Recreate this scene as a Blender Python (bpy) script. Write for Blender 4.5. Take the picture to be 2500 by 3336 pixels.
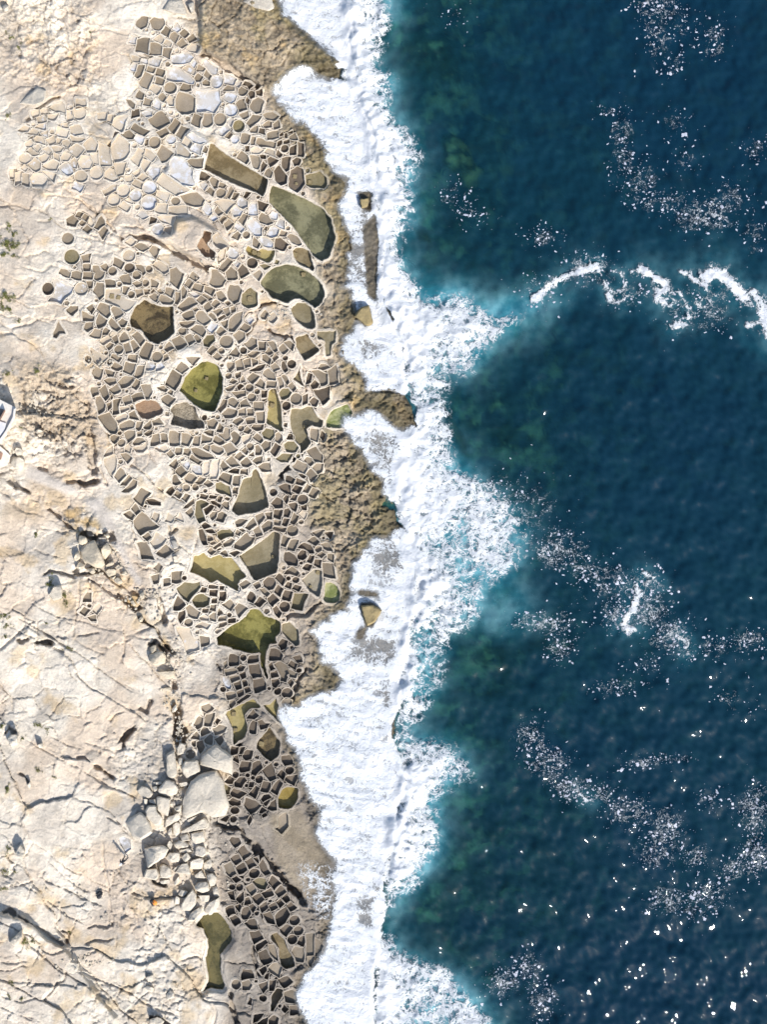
# Salt pans on a limestone shore seen straight down from a drone, surf breaking on the shelf.
import bpy, bmesh, math, random
import numpy as np
from mathutils import Vector, kdtree
R = math.radians
for o in list(bpy.data.objects): bpy.data.objects.remove(o)
scene = bpy.context.scene
COL = scene.collection
# ---------------------------------------------------------------- camera
CAMH, S = 85.0, 0.03                     # flying height, metres per survey unit at sea level
cam_d = bpy.data.cameras.new('camera'); cam = bpy.data.objects.new('camera', cam_d); COL.objects.link(cam)
cam.location = (0, 0, CAMH); cam.rotation_euler = (0, 0, 0)
cam_d.sensor_fit = 'VERTICAL'; cam_d.sensor_height = 24; cam_d.sensor_width = 18
cam_d.lens = 12 * CAMH / (1668 * S); cam_d.clip_start = 0.5; cam_d.clip_end = 20000
scene.camera = cam
# ---------------------------------------------------------------- sky and sun
SUN_EL = R(37); SUN_AZ = math.atan2(0.58, -0.81)
w = bpy.data.worlds.new('World'); scene.world = w; w.use_nodes = True
nt = w.node_tree; nt.nodes.clear()
sky = nt.nodes.new('ShaderNodeTexSky'); sky.sky_type = 'NISHITA'; sky.sun_disc = False
sky.sun_elevation = SUN_EL; sky.sun_rotation = SUN_AZ
bg = nt.nodes.new('ShaderNodeBackground'); bg.inputs['Strength'].default_value = 0.15
wo = nt.nodes.new('ShaderNodeOutputWorld')
nt.links.new(sky.outputs[0], bg.inputs[0]); nt.links.new(bg.outputs[0], wo.inputs[0])
sd = bpy.data.lights.new('sun', 'SUN'); sd.energy = 4.6; sd.angle = R(0.5); sd.color = (1, 0.955, 0.88)
sun = bpy.data.objects.new('sun', sd); COL.objects.link(sun); sun.location = (40, -60, 80)
SUN_DIR = Vector((math.sin(SUN_AZ) * math.cos(SUN_EL), math.cos(SUN_AZ) * math.cos(SUN_EL), math.sin(SUN_EL)))
sun.rotation_euler = (-SUN_DIR).to_track_quat('-Z', 'Y').to_euler()
# ---------------------------------------------------------------- exposure
vs = scene.view_settings
vs.view_transform = 'Standard'; vs.look = 'None'; vs.exposure = 0.42; vs.gamma = 1.0; vs.use_curve_mapping = False
scene.render.engine = 'CYCLES'
scene.cycles.transparent_max_bounces = 12; scene.cycles.max_bounces = 5
scene.render.resolution_x = 768; scene.render.resolution_y = 1024
rnd = random.Random(11); rng = np.random.default_rng(5)
# ---------------------------------------------------------------- layout data
# every outline is given in tenths of a survey tile; TILES maps a tile to survey coordinates
# (3 numbers = round pan: x y r; otherwise polygon).  Leading letter = what lies in the pan:
# p pale dry, s salt crust, b grey-brown silt, d dark wet silt, o olive silt
PANS = {
(0,0,500,'p'): """82 117 83 108 91 108 92 114 86 116;85 122 7;73 120 78 120 79 129 73 131;53 117 66 111 69 121 61 121;43 119 51 117 52 124 44 124;
35 122 42 119 42 125 36 127;39 127 47 124 50 131 41 133;51 124 63 123 58 128 52 128;106 123 115 122 115 130 107 128;117 124 122 124 121 133 115 131;123 128 136 126 131 140 121 135""",
(400,0,500,'b'): """15 23 20 19 25 20 24 28 20 31 14 27;31 23 34 20 43 21 45 26 40 32 33 29;42 35 46 28 52 32 49 40;s 53 32 58 27 62 32 59 35;52 36 56 34 61 38 57 47 50 41;
61 36 66 32 71 37 67 41;69 42 75 38 78 42 72 46;58 47 64 41 69 48 64 51;p 70 51 74 48 81 51 79 55 71 54;p 35 43 40 39 44 43 42 47;p 44 47 47 43 52 47 51 50;s 8 45 10 40 14 41 13 47;
15 54 16 43 27 43 26 57;30 58 31 47 42 50 41 59;43 60 44 52 52 53 50 63;s 53 66 53 61 72 58 75 62 72 66 55 68;p 11 66 11 62 19 63 18 67;s 19 67 20 63 27 64 27 69;s 28 69 28 64 39 66 38 71;
s 9 75 11 68 15 69 14 77;13 82 17 70 23 71 20 82 16 84;25 77 27 72 35 74 33 79;35 81 37 74 44 77 43 83;19 89 24 77 33 82 27 96;35 90 36 83 45 86 43 92;p 29 96 32 91 41 95 40 98 37 101;51 95 6;
62 95 65 90 73 92 73 97 70 98 62 97;s 48 86 50 76 62 76 69 81 77 88 76 91 66 88 57 88;p 66 74 71 71 79 77 77 81;s 74 69 77 65 80 68 77 73;79 77 82 70 89 74 87 77;s 88 68 90 66 101 74 101 80 97 80;
77 84 81 79 87 83 84 88 79 88;87 81 90 76 96 82 94 87;86 89 89 86 94 89 94 92 87 91;s 101 88 6.5;s 109 90 111 82 122 86 120 92;s 121 92 124 88 128 89 126 95;109 97 113 92 120 94 120 97;130 98 5;
d 129 93 132 89 139 93 136 97;d 135 101 138 98 142 99 142 105 138 107;d 144 99 149 98 149 102 145 102;d 132 110 134 105 137 108 136 113;s 109 105 113 101 121 104 120 109 117 112;s 117 119 6.5;
122 112 131 107 134 118 126 121;137 114 140 109 146 106 151 110 148 121 144 122 138 117;127 124 135 120 136 126 131 128;39 105 43 101 47 105 44 110;p 47 108 50 103 55 107 54 113 51 113;
s 32 115 36 108 40 112 39 117;23 112 24 106 31 109 29 114;15 104 18 100 22 102 21 107;4 108 8 109 12 113 11 116;d 11 120 16 119 16 124 11 125;s 22 122 29 121 31 125 26 126;28 129 42 121 48 124 51 133 39 139;
57 107 61 100 77 107 77 121 64 123 58 116;s 80 99 102 100 104 110 99 122 91 118 81 120;s 47 124 54 128 52 132;49 138 56 128 62 133 55 145;57 146 63 136 69 140 63 149;37 143 46 139 50 144 42 148;s 52 150 4.5;
74 133 77 123 86 126 82 136;86 132 88 123 96 123 97 133 91 136 87 135;105 129 6.5;o 125 136 6;s 113 130 116 127 120 131 117 137;s 104 143 112 135 116 140 108 147;110 148 115 142 119 145 115 150;s 121 150 4;
9 139 13 134 27 142 23 147;34 154 6;1 145 7 141 13 146 11 150 6 149;s 12 150 15 145 23 149 20 155;25 151 28 151 27 157 24 157""",
(700,200,500,'d'): """b 34 67 41 58 49 60 47 63 38 72;b 54 58 62 56 67 60 64 63 57 62;b 52 69 58 65 61 66 61 71 54 72;b 63 68 68 65 69 71 64 73;b 38 75 46 69 46 77 39 76;47 77 48 72 54 73 54 79;b 57 78 68 75 69 82 57 84;
69 79 73 76 74 80 70 81;75 78 78 77 78 83 75 82;78 77 84 75 84 78 79 78;b 80 81 86 78 88 84 81 84;74 86 80 84 81 88 74 89;67 87 72 85 73 88 69 92 67 92;75.5 94 4;81 93 88 90 87 100 81 101;90 88 95 90 95 102 90 102;
b 28 85 30 79 38 80 37 86 34 89 29 88;b 39 90 40 81 44 82 43 90;b 44 88 46 83 54 87 66 88 65 94 55 92 50 92;33 92 37 92 37 97 33 97;p 39 95 44 93 52 96 48 99 40 99;p 54 98 56 94 64 97 65 103;66 101 68 96 73 101 70 104;
b 25 104 29 98 34 102 36 107 34 110;b 39 102 48 103 49 108 47 116 43 114;48 102 51 101 55 102 55 105 50 105;57 105 60 103 67 107 60 113 58 110;73 105 77 103 82 104 80 117 77 119 73 114;84 107 88 104 92 106 91 112 86 113;
50 112 52 108 56 112 53 117 50 119;b 54 122 58 116 62 120 60 125 57 124;64 119 69 113 78 124 77 131 72 132 67 127;80 126 82 118 89 113 94 117 97 132 93 136 89 140 81 134;o 99 124 113 119 120 126 121 133 118 137 108 136 99 133""",
(0,400,500,'p'): """29 12 35 7 42 10 40 13;22 8 26 5 31 6 30 9;38 5 42 2 49 1 48 6;60 13 63 5 74 9 72 16;76 5 85 4 88 11 81 14 76 11;66 2 72 1 73 5 67 4;45 12 50 10 50 15;b 30 17 35 14 35 17;36 17 40 14 46 16 47 22 39 21;
51 19 58 14 60 21 54 23;61 17 67 18 64 23 61 22;67 20 72 18 77 22 74 27 68 24;76 14 90 18 85 21 78 21;28 23 33 19 36 23 34 26 29 26;37 26 41 24 44 28 41 32;28 31 33 27 42 34 35 35;57 27 68 27 65 31 60 32;46 29 51 27 55 31 53 35;
27 39 5.5;43 38 48 34 53 36 50 40 46 42;58 33 63 35 64 41 59 38;66 38 70 32 77 35 73 41 68 41;75 27 82 23 90 29 83 38 75 32;91 24 98 18 104 24 103 31 94 31;29 45 37 39 42 44 42 50 39 52;49 47 57 41 63 44 60 50 52 49;
s 64 48 71 43 77 47 78 54 73 56;76 42 80 38 84 43 82 49 78 48;84 42 88 36 96 37 100 43 97 49 90 50;98 34 105 33 105 44 101 44;23 49 26 45 30 49 27 52;12 52 15 51 15 60 12 60;16 54 23 53 22 64 17 66;24 66 24 55 31 56 30 67;
33 60 36 56 46 55 51 60 46 68 36 67;45 52 52 55 58 57 57 62;104 54 6.5;87 58 6;s 79 70 81 64 89 68 86 74;114 54 118 50 123 51 127 61 123 62 114 59;108 24 119 28 118 44 110 45;119 28 128 15 138 24 139 31 134 37 124 42;123 44 134 45 132 55 127 58;
112 74 125 68 125 73 120 76 114 78;133 74 6.5;s 146 79 6;123 83 6;129 90 133 85 139 91 137 95;134 84 140 81 143 87;s 161.5 70 7;s 161 86 8;b 73 105 79 100 85 106 81 111 73 110;b 81 101 84 97 90 98 87 103;b 88 102 91 98 96 101 93 107;
b 85 109 88 105 93 108 89 112;b 90 115 94 110 99 115 95 118;95 110 97 102 101 110 99 113;b 101 113 109 104 113 110 106 116;b 106 118 112 112 116 116 111 124;b 73 125 6;o 77 145 7.5;b 89 145 96 143 96 150 90 151;b 89 153 97 153 97 160 90 160;
b 109 155 114 153 117 156 115 161 111 159;b 121 160 4;b 123 153 125 148 132 152 130 156;139 144 5.5;d 140 157 5;b 147 154 154 155 157 162 154 165 148 158;b 160.5 158 3;b 147 133 150 131 160 135 155 138;138 129 141 127 145 129 142 132""",
(400,400,500,'b'): """p 22 35 25 29 36 36 32 42;p 20 47 22 39 30 43 24 53;p 10 39 17 29 23 31 22 36 17 46 12 41;37 34 42 25 52 33 46 40 43 41;s 26 53 32 47 38 50 38 56 33 62;p 11 55 18 51 18 55 14 58;p 16 60 21 55 27 59 22 63;p 10 66 13 61 21 66 20 71;
p 4 59 9 57 11 62 8 64 5 63;p 3 70 4 65 12 71 8 73;p 36 80 37 73 49 78 47 85;p 35 95 36 87 48 88 47 98;p 50 98 50 91 68 92 69 99;57 85 4;64 80 80 76 87 84 85 89 78 89 70 86;p 38 64 43 56 70 72 58 78;s 52 45 56 37 67 41 74 48 73 58 76 66 65 66 53 56;
69 41 73 39 86 39 85 48 72 47;p 59 35 62 25 73 34 72 38;s 73 28 78 22 86 25 84 35 74 31;p 65 22 68 16 75 22 72 28;s 71 14 75 12 88 20 85 23 76 21;86 31 89 25 92 28 90 33;p 74 36 78 33 83 36 78 38;d 84 61 86 55 94 58 90 63;94 62 96 59 103 63 102 70 99 71;
s 84 66 89 63 91 68 88 72;91 74 94 70 99 74 97 78;106 76 5;111 79 117 70 120 74 115 82;103 69 105 65 111 68 109 71;p 100 86 108 83 116 84 121 87 112 97 108 93;120 75 125 77 121 83 118 82;d 130 80 133 75 137 76 133 82;s 124 86 127 80 134 84 134 90 130 92 125 89;
s 137 89 139 87 144 87 145 99 136 99;d 146 85 155 89 152 95 147 93;s 118 95 122 91 129 96 127 100 121 100;s 87 93 90 87 94 94 95 98 92 98;100 95 102 91 107 97 104 99;s 95 103 98 99 101 103 98 105;105 105 109 101 112 103 107 108;110 109 114 104 119 109 113 114;
125 105 130 98 135 100 130 110;s 121 113 123 108 131 114 128 118;s 136 110 140 105 150 114 149 121 143 120;148 103 150 98 157 100 162 108 157 110 149 107;s 158 100 162 97 167 98 166 104 161 104;152 115 154 112 158 113 156 117;s 155 122 157 113 163 112 168 116 167 122 161 124;
120 123 124 118 127 121 124 125;133 121 3;141 132 142 125 148 131 146 135;s 148 126 152 123 162 130 161 134 153 132;d 140 151 5;o 150 154 154 153 158 155 154 157;s 113 140 116 135 124 143 122 147 115 146;104 158 113 146 119 150 112 159 109 161;
d 124 159 129 153 134 162 128 166;s 120 152 123 148 127 152 124 156;p 97 123 102 120 114 133 106 137 99 129;p 104 142 106 138 111 137 108 147 104 150;s 38 115 5.5;p 44 116 46 113 51 114 50 119;d 30 108 31 103 36 104 35 107;p 38 102 54 103 52 108 43 106;s 16 100 20 96 25 101 22 103;
29 138 32 134 39 137 35 144;p 34 154 37 150 47 156 48 160 44 162""",
(750,650,500,'b'): """d 48 49 49 42 54 42 61 49 58 54 48 53;62 40 64 38 73 42 76 48 74 49;53 39 55 34 61 36 60 40;s 51 27 54 22 57 24 57 30;o 14 103 22 96 29 101 29 114 20 117 14 112;34 126 38 121 41 124 38 129 35 128;p 41 126 46 123 50 128 46 132 42 130;27 81 31 78 34 81 31 87""",
(150,850,500,'b'): """14 13 16 9 26 13 25 18;27 18 28 12 38 13 37 20;40 19 40 12 52 13 50 20;51 6 56 6 58 10 63 12 55 21 52 20;80 18 89 14 91 20 91 25 83 25;65 28 65 22 74 22 75 28;79 25 2.5;94 24 98 22 104 24 103 27 98 28;107 24 3;114 28 115 22 120 25 119 28;98 15 4.5;
43 22 50 22 49 29 45 30;52 33 55 24 61 25 61 37 58 40;p 38 30 6.5;d 2 30 6;s 9 35 9 21 28 29 22 38 16 46 5 42;82 35 83 27 90 29 86 37;96 31 103 31 104 36 98 39;92 36 3.5;106 31 112 31 112 35 107 36;112 34 116 30 119 34 115 35;120 32 123 30 127 34 124 36;128 35 130 30 138 32 136 40;
112 38 117 34 122 39 119 44;121 41 124 36 138 43 136 47 126 46;139 46 140 34 145 34 145 42 142 47;146 30 148 27 152 33 150 40 147 41;135 10 140 8 148 14 142 27 135 22;p 117 6 121 1 130 5 132 10 130 12;p 65 43 65 31 79 31 85 42 94 45 86 54 78 50;
22 53 26 49 33 50 33 53 28 59 23 55;46 51 49 49 52 52 49 57;41 64 41 57 52 60 51 65;43 73 43 67 51 66 50 73 45 75;55 52 59 47 68 49 69 58 66 62 58 56;70 52 72 49 80 51 83 57 75 63;55 67 57 57 66 64 64 69 56 73;68 66 70 62 75 66 80 73 77 75;78 66 82 63 86 66 84 71 81 71;
49 80 52 73 60 75 58 83;61 75 64 72 68 75 66 80 61 80;8 78 13 66 19 75 20 78 14 78 11 83 8 82;p 59 87 67 81 71 85 62 90;71 83 76 80 78 88 75 90;79 83 84 79 89 85 81 88;65 92 69 88 73 90 68 95;83 90 89 88 92 98 86 100;91 87 94 85 101 94 95 99;78.5 95.5 4.5;
94 81 98 78 106 86 102 92;101 101 108 88 115 91 111 107 103 104;120 104 5.5;127 102 130 101 131 105 127 108;129 95 133 89 137 94 131 97;p 49 95 60 103 65 105 57 112 52 108;45 106 3;70 104 72 101 80 105 78 108;88 107 89 102 98 102 98 110;69 109 2.5;71 115 74 110 82 114 82 117 78 118;
83 119 86 109 97 111 95 119 92 123;95 125 99 114 105 114 102 124 99 127;s 109 117 109 109 114 109 118 114 116 117;s 119 112 124 110 126 114 119 118;50 121 53 115 60 118 57 126 53 126;64 118 73 121 72 125 67 125;63 129 66 127 75 127 76 132 69 134;79 131 85 126 94 125 95 129 90 134 82 136;
95 131 97 127 101 130 97 137 93 136;68 139 76 133 79 140 73 144;50 138 55 137 57 144 51 146;57 139 63 135 68 147 64 151;54 147 58 146 64 156 62 161 58 163;69 146 71 143 72 148 70 150;65 154 70 152 70 158 67 162;72 166 73 151 81 149 77 158 79 165;82 148 90 145 93 153 85 156;
92 146 103 142 106 149 94 153;104 135 112 134 113 141 111 150 108 150;p 80 158 89 157 90 160 81 164;90 157 93 155 95 160 92 161;129 134 137 118 147 124 139 139;140 117 146 110 152 116 147 122;122 137 127 135 131 139 129 141;131 143 134 139 137 141 136 145;126 149 132 144 139 149 133 157 129 153;
137 86 144 81 152 90 142 95;143 75 146 72 151 73 151 78 148 80 144 79""",
(600,850,500,'b'): """29 24 31 10 35 10 43 21 40 26 34 27;45 12 50 6 56 12 56 18 48 19;5 18 9 13 15 18 12 22;0 26 5 19 10 24 6 30;8 31 11 24 21 27 19 34;22 33 22 27 32 32 30 38;s 4 35 10 33 17 37 12 40;13 42 18 37 25 42 19 47;19 37 21 35 31 41 27 43;21 49 26 44 31 51 25 55;29 47 34 42 38 46 34 51;
36 35 39 34 45 41 42 44 37 41;44 45 47 43 50 46 47 48;48 34 50 27 58 27 61 32 58 43 54 46 49 41;31 54 38 51 42 54 36 60;42 52 48 50 50 57 46 60;50 50 54 49 55 54 51 56;36 62 43 58 45 60 38 65;26 58 29 56 35 64 33 65;-6 50 5 39 9 40 14 46 5 51 -1 54;9 52 13 50 16 53 12 55;
-2 58 9 53 11 61 4 65 0 62;12 59 15 54 20 54 29 64 22 70 14 65;39 66 47 64 47 70 45 73;48 71 49 63 61 57 60 65 53 75 49 75;s 25 74 30 65 36 69 30 78;35 77 39 71 45 76 39 81;8 74 13 70 20 70 23 76 20 82;-5 67 4 65 12 65 10 68 4 72 -2 72;1 82 7 79 12 87 5 91;10 82 13 79 18 85 17 88 14 88;
o 21 86 25 81 31 80 32 86 27 93 22 91;45 87.5 6.5;40 97 3;25 98 31 91 36 95 29 102;31 103 35 98 40 104 37 106;4 105 8 104 14 106 10 112;s 68 64 71 61 74 64 71 68;60 74 65 68 72 71 67 77;55 80 59 75 65 77 64 83 60 86;83 60 88 55 91 58 87 63;p 95 61.5 4.5;66 90 73 85 77 86 78 92 72 96;
81 96 81 88 88 88 88 96;91 88 95 88 101 97 97 99;87 99 91 93 97 99 92 102;102 94 107 89 113 96 107 101;108 88 113 87 119 91 117 97;d 64 97 3.5;51 101 56 95 60 100 58 103;68 101 74 98 81 99 76 104 71 104;55 109 62 106 65 117 57 118;63 108 71 105 72 114 66 116;72 105 79 108 79 111 74 114;
48 111 54 110 54 115 49 120;d 70 119 80 114 87 112 83 116 74 119;85 102 88 101 94 107 92 112 86 106;95 105 98 100 101 104 97 109;93 113 98 110 102 116 97 120;d 106 109 108 108 112 118 109 120 107 117;d 115.5 111.5 4;d 109 105 2.5;87 122 91 117 97 121 99 129 91 128;48 124 3;49 131 52 127 57 130 53 133;
56 122 61 120 61 125 57 126;61 128 63 124 65 130 62 131;69 127 74 121 80 125 74 133;77 134 82 128 87 133 86 138;89 130 100 130 99 137 89 137;100 126 104 125 107 135 104 137;105 124 108 123 113 131 111 134;70.5 137 4;d 57 136 60 133 64 135 59 140;45 138 50 135 56 134 52 139 47 140;78.5 141 2.7;
d 84 147 84 140 90 140 89 147;52 142 66 140 66 145 58 147;73 147.5 4.5;d 83 150 90 149 86 152;47 150 52 148 59 153 55 158 48 155;60 153 67 149 71 157 61 158;75 152 85 152 86 161 75 162;59 161 66 159 67 167 59 167;68 160 75 160 75 167 68 167;112 135 116 132 120 138 118 141;
o 103 143 106 139 112 138 116 142 113 147 106 149;121 149 6;d 128 146 132 145 132 153 128 155;d 110.5 156.5 4.5;36 160 42 150 47 150 45 157 39 163;42 165 47 160 57 162 56 167 45 168;d 136 152 140 148 145 151 142 157 138 156;d 139 139 156 137 157 149 150 154;d 136 134 141 129 146 133 144 137 139 139;
d 132 133 135 122 138 123 137 131;138 119 145 118 155 122 154 132 148 135 146 127;155 119 163 114 166 120 166 131 158 133;145 116 148 113 157 115 150 118""",
(250,1320,500,'b'): """25 13 35 8 42 18 44 28 42 31 37 30 30 23;p 42 14 52 9 55 11 54 15 45 19;56 9 62 6 67 16 57 14;46 21 57 16 62 19 61 24 49 28 46 25;64 25 65 18 71 18 69 26 67 28;72 24 79 17 81 23 79 26 74 26;81 17 88 15 90 19 83 21;51 30 55 27 62 28 62 33 56 39;46 30 2;37 34 40 32 46 34 45 38 41 41;48 40.5 3.7;
65 29 70 28 70 32 66 33;73 31 78 27 82 27 81 31 76 33;61 41 65 36 71 36 74 39 67 43 62 43;p 62 46 70 44 74 41 75 46 71 50 65 49;82 42 82 32 88 31 90 41;91 40 91 31 97 32 98 40;99 35 101 29 111 31 111 43 101 43;113 42 114 31 125 35 120 43;126 42 127 34 133 34 132 43;
p 52 46 55 43 58 47 57 51 52 50;49 53 53 52 58 57 55 61;p 30 55 37 47 38 52 31 55;p 30 58 40 54 41 64 38 75 31 65;42 76 47 70 53 76 46 82;48 86 56 75 60 79 53 87;50 93 61 80 64 82 62 88 56 94;63 101 70 90 78 95 70 107;d 76 103 79 102 90 105 90 108 78 106;60 112 63 109 69 115 64 119;
53 118 57 115 63 119 60 124;61 125 70 115 86 131 69 140;71 142 77 137 81 143 76 147;p 80 148 86 139 95 145 92 151 85 154;p 82 122 84 117 88 118 86 125;p 96 125 99 118 104 122 102 126;p 108 122 111 119 113 124;67 150 75 148 82 166 70 166;88 160 96 151 103 158 95 165;p 88 47 95 45 99 49 95 51;
97 52 101 48 105 54 102 56;106 51 107 47 113 47 113 53 108 54;115 53 116 47 121 47 123 51 121 55;124 47 129 47 145 53 148 57 135 58 128 55;122 58 124 53 135 61 132 64;102 65 107 60 111 65 106 69;106 72 111 63 120 73 113 78;s 113 62 120 60 122 66 120 70 115 66;s 124 64 133 66 135 75 130 75 125 71;
116 79 121 73 130 78 125 85 118 83;105 76 107 75 112 84 107 86 105 84;128 84 133 77 140 79 135 85 130 86;137 85 141 80 146 85 142 87;128 88 3;d 99 94 103 89 106 92 102 97;s 107 91 111 87 114 91 112 94;105 97 108 92 114 96 111 101;118 89 3.3;113 101 117 96 121 98 118 104;116 111 126 102 127 106 120 110;
119 116 124 110 126 115 123 120;o 129 104 134 102 143 106 141 109 135 112 138 124 133 126 128 118;d 133 100 134 97 142 98 140 102;p 137 72 139 62 142 62 142 74 137 76;p 144 70 147 60 154 59 150 78 144 80;s 101 147 106 145 110 153 106 156;p 132 0 133 1 132 1""",
(650,1320,500,'b'): """26 10 32 4 40 6 41 11 33 18;37 18 44 13 47 16 41 22;50 15 54 13 60 14 60 19 52 20;45 25 3;47 29 51 23 56 27 53 31;56 24 58 21 69 21 68 26 61 27;61 8 70 7 70 19 63 19;d 5 14 2.5;8 17 15 16 18 19 16 25 10 25;19 28 22 21 26 24 25 30;20 32 26 29 28 24 32 26 32 32 33 36 29 39;
34 31 37 29 43 35 39 43 34 39 36 35;5 29 10 27 15 28 14 33 8 31;2 41 3 32 13 36 12 39;15 39 17 33 26 38 27 41 22 43;25 44 33 40 40 48 31 53;12 44 15 43 24 46 25 50 22 52 14 49;4 46 7 43 11 44 10 50;p 47 34 56 32 54 38 49 42 47 39;59 35 62 32 68 38 66 40;o 68 30 72 26 80 27 81 33 77 38 70 35;
82 31 85 29 88 33 88 37 86 40 82 38;67 43 71 39 77 40 76 47 71 50;d 77 50 82 42 86 45 81 53;54.5 45 4;45 49 50 45 53 50 51 54;53 54 58 50 59 55;60 44 63 43 67 49 66 53 61 53;38 56 44 50 49 55 43 60;29 60 35 55 44 65 35 67;44 62 51 56 56 64 52 67 46 66;22 65 25 60 32 67 26 71;58 60 61 57 67 56 67 62 62 64;
64 66 68 63 75 64 77 71 68 70;o 86 58 90 54 99 54 95 61 89 60;o 93 43 96 40 102 39 107 46 104 50 95 49;d 95 36 97 31 102 33 102 37;d 31 72 37 68 43 69 42 74;44 74 45 69 52 69 52 75;21 80 25 73 35 76 33 86;36 86 37 76 44 76 43 87;36 95 37 89 42 89 41 96;o 19 85 23 83 32 88 33 94 34 99 28 95 20 91;
d 0 100 2 97 9 98 8 101;d 10 100 11 97 19 98 17 101;19 104 20 98 25 99 23 105;27 101 29 99 33 101 31 103;24 107 27 104 31 105 30 111;d 12 104 16 103 23 108 22 111 14 107;11 119 14 115 19 116 18 121 14 124;20 117 24 116 28 119 25 125 18 124;d 4 112 12 107 16 109 9 117 7 118;
d 2 130 6 127 12 131 5 134;d 6 135 14 134 17 138 8 137;d 0 135 3 134 8 150 5 150;o 19 138 24 135 32 135 38 139 36 142 28 141 23 145 20 142;8 146 9 141 13 142 15 146 10 147;11 149 15 146 18 149 13 151;14 154 22 148 24 151 17 156;26 150 34 144 37 146 33 150 27 152;38 139 40 134 45 137 43 141;
43 134 46 133 50 136 46 137;39 150 48 140 51 138 53 143 58 144 56 148 47 157 38 154;d 18 157 22 154 24 155 20 157;9 158 12 154 18 158 13 162;22 160 27 157 31 163 26 164;d 34 160 40 157 44 159 38 163;40 127 43 125 49 125 45 129 41 130;51 132 58 123 61 129 54 134;61 120 68 117 70 121 64 128;
59 135 63 132 66 139 62 141;69 131 74 125 78 126 78 133 71 135;72 117 78 116 78 123 73 123;d 80 121 81 113 89 114 87 123;81 129 81 124 88 125 87 130;d 89 129 91 122 97 123 94 131;d 91 120 92 113 96 112 98 115 96 121;79 134 80 131 94 133 92 137;98 127 102 116 107 120 102 130;100 135 5.5;
88 151 91 142 97 144 93 153;95 156 99 146 105 147 102 157;118 147 124 143 129 148 125 152;d 107 154 113 150 120 151 124 160 119 160 115 156;128.5 155.5 3.5;127 162 132 158 136 161 132 165;d 88 88 93 85 98 87 98 93 100 97 95 97 91 92;d 94 82 95 78 103 80 101 85;d 104 85 105 79 115 83 111 87;
d 100 92 103 86 111 89 107 96;112 93 116 85 121 88 117 95;118 97 122 89 128 93 124 99;d 98 102 101 96 106 97 104 103;d 111.5 102 5.5;d 91 101 93 97 97 97 96 103 94 106;d 97 107 104 105 106 108 104 115 100 113;d 79 106 84 101 89 104 89 110 82 111;d 80 94 3;d 109 109 115 107 115 113 111 113;
p 107 118 111 114 115 117 113 122;102 66 106 61 116 63 117 68 114 74 104 69;113 60 116 56 121 57 124 62 120 66;117 50 125 47 132 54 132 61 124 61;122 68 126 63 133 64 131 71 128 74;115 74 120 68 127 76 121 81;d 107 74 111 74 115 77 113 79;120 37 121 26 128 27 129 32 127 39;d 130 34 132 29 134 31 133 37""",
(550,1720,500,'d'): """b 4 49 13 48 13 58 4 58;16 54 2;b -4 56 0 55 1 60 -4 61;o 11 66 17 60 32 60 33 64 26 72 21 79 16 76;o 26 78 30 73 37 71 44 76 43 83 38 86 30 86;7 81 10 75 15 79 18 83 12 89 6 88;11 91 17 89 17 97 13 101;b 18 86 22 83 34 91 31 98 21 95;b 21 102 4;34 69 36 64 41 65 40 70;b 43 65 43 62 53 63 52 66;
55 67 55 62 60 63 59 67;44 73 44 67 53 67 52 74;54 78 55 69 61 69 59 78;46 81 47 76 52 76 52 81;b 44 89 45 83 51 83 50 90;b 36 91 36 87 43 87 42 91;b 52 94 54 88 58 92 54 95;b 61 83 66 79 71 84 67 89;b 71 86 75 82 82 87 76 93;b 43 95 48 91 51 92 51 101 45 100;p 33 97 37 94 43 97 43 100 34 99;
b 53 101 54 96 62 95 62 100;65 94 2.3;64 103 64 98 72 98 72 102;b 53 108 54 103 62 101 63 104;p 50 112 52 109 57 110 52 114;p 31 106 36 102 43 105 41 108;p 10 109 21 109 24 118 31 124 31 130 20 136 17 127 12 117;b 35 118 43 118 43 125 36 127;b 75 61 83 57 86 60 80 65;b 92 61 97 58 99 63 95 65;
102 58 107 53 113 54 115 60 112 66 108 67 103 63;115 54 119 50 126 55 123 62;b 99 66 103 65 109 71 106 74;114 69 118 62 124 66 120 74;125 63 128 58 133 60 132 66;133 66 136 61 142 64 140 68;85 74 88 70 94 76 91 81 86 78;92 82 98 75 103 79 98 84;106 76 112 71 118 78 112 84;137 56 3.3;129 54.5 2;
122 77 125 67 134 69 131 79;o 133 86 136 71 148 73 144 89;125 85 5.5;113 87 116 84 122 92 119 95;126 27 130 26 136 30 139 35 138 40 130 39 126 34;139 30 143 24 148 25 149 31 145 34 140 33;149 36 152 29 157 30 154 38;157 40 158 34 165 35 164 43;146 43 149 39 155 40 152 46;b 126 49 133 43 140 49 138 52 131 48;120 126 123 121 127 123 125 129 122 130""",
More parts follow.
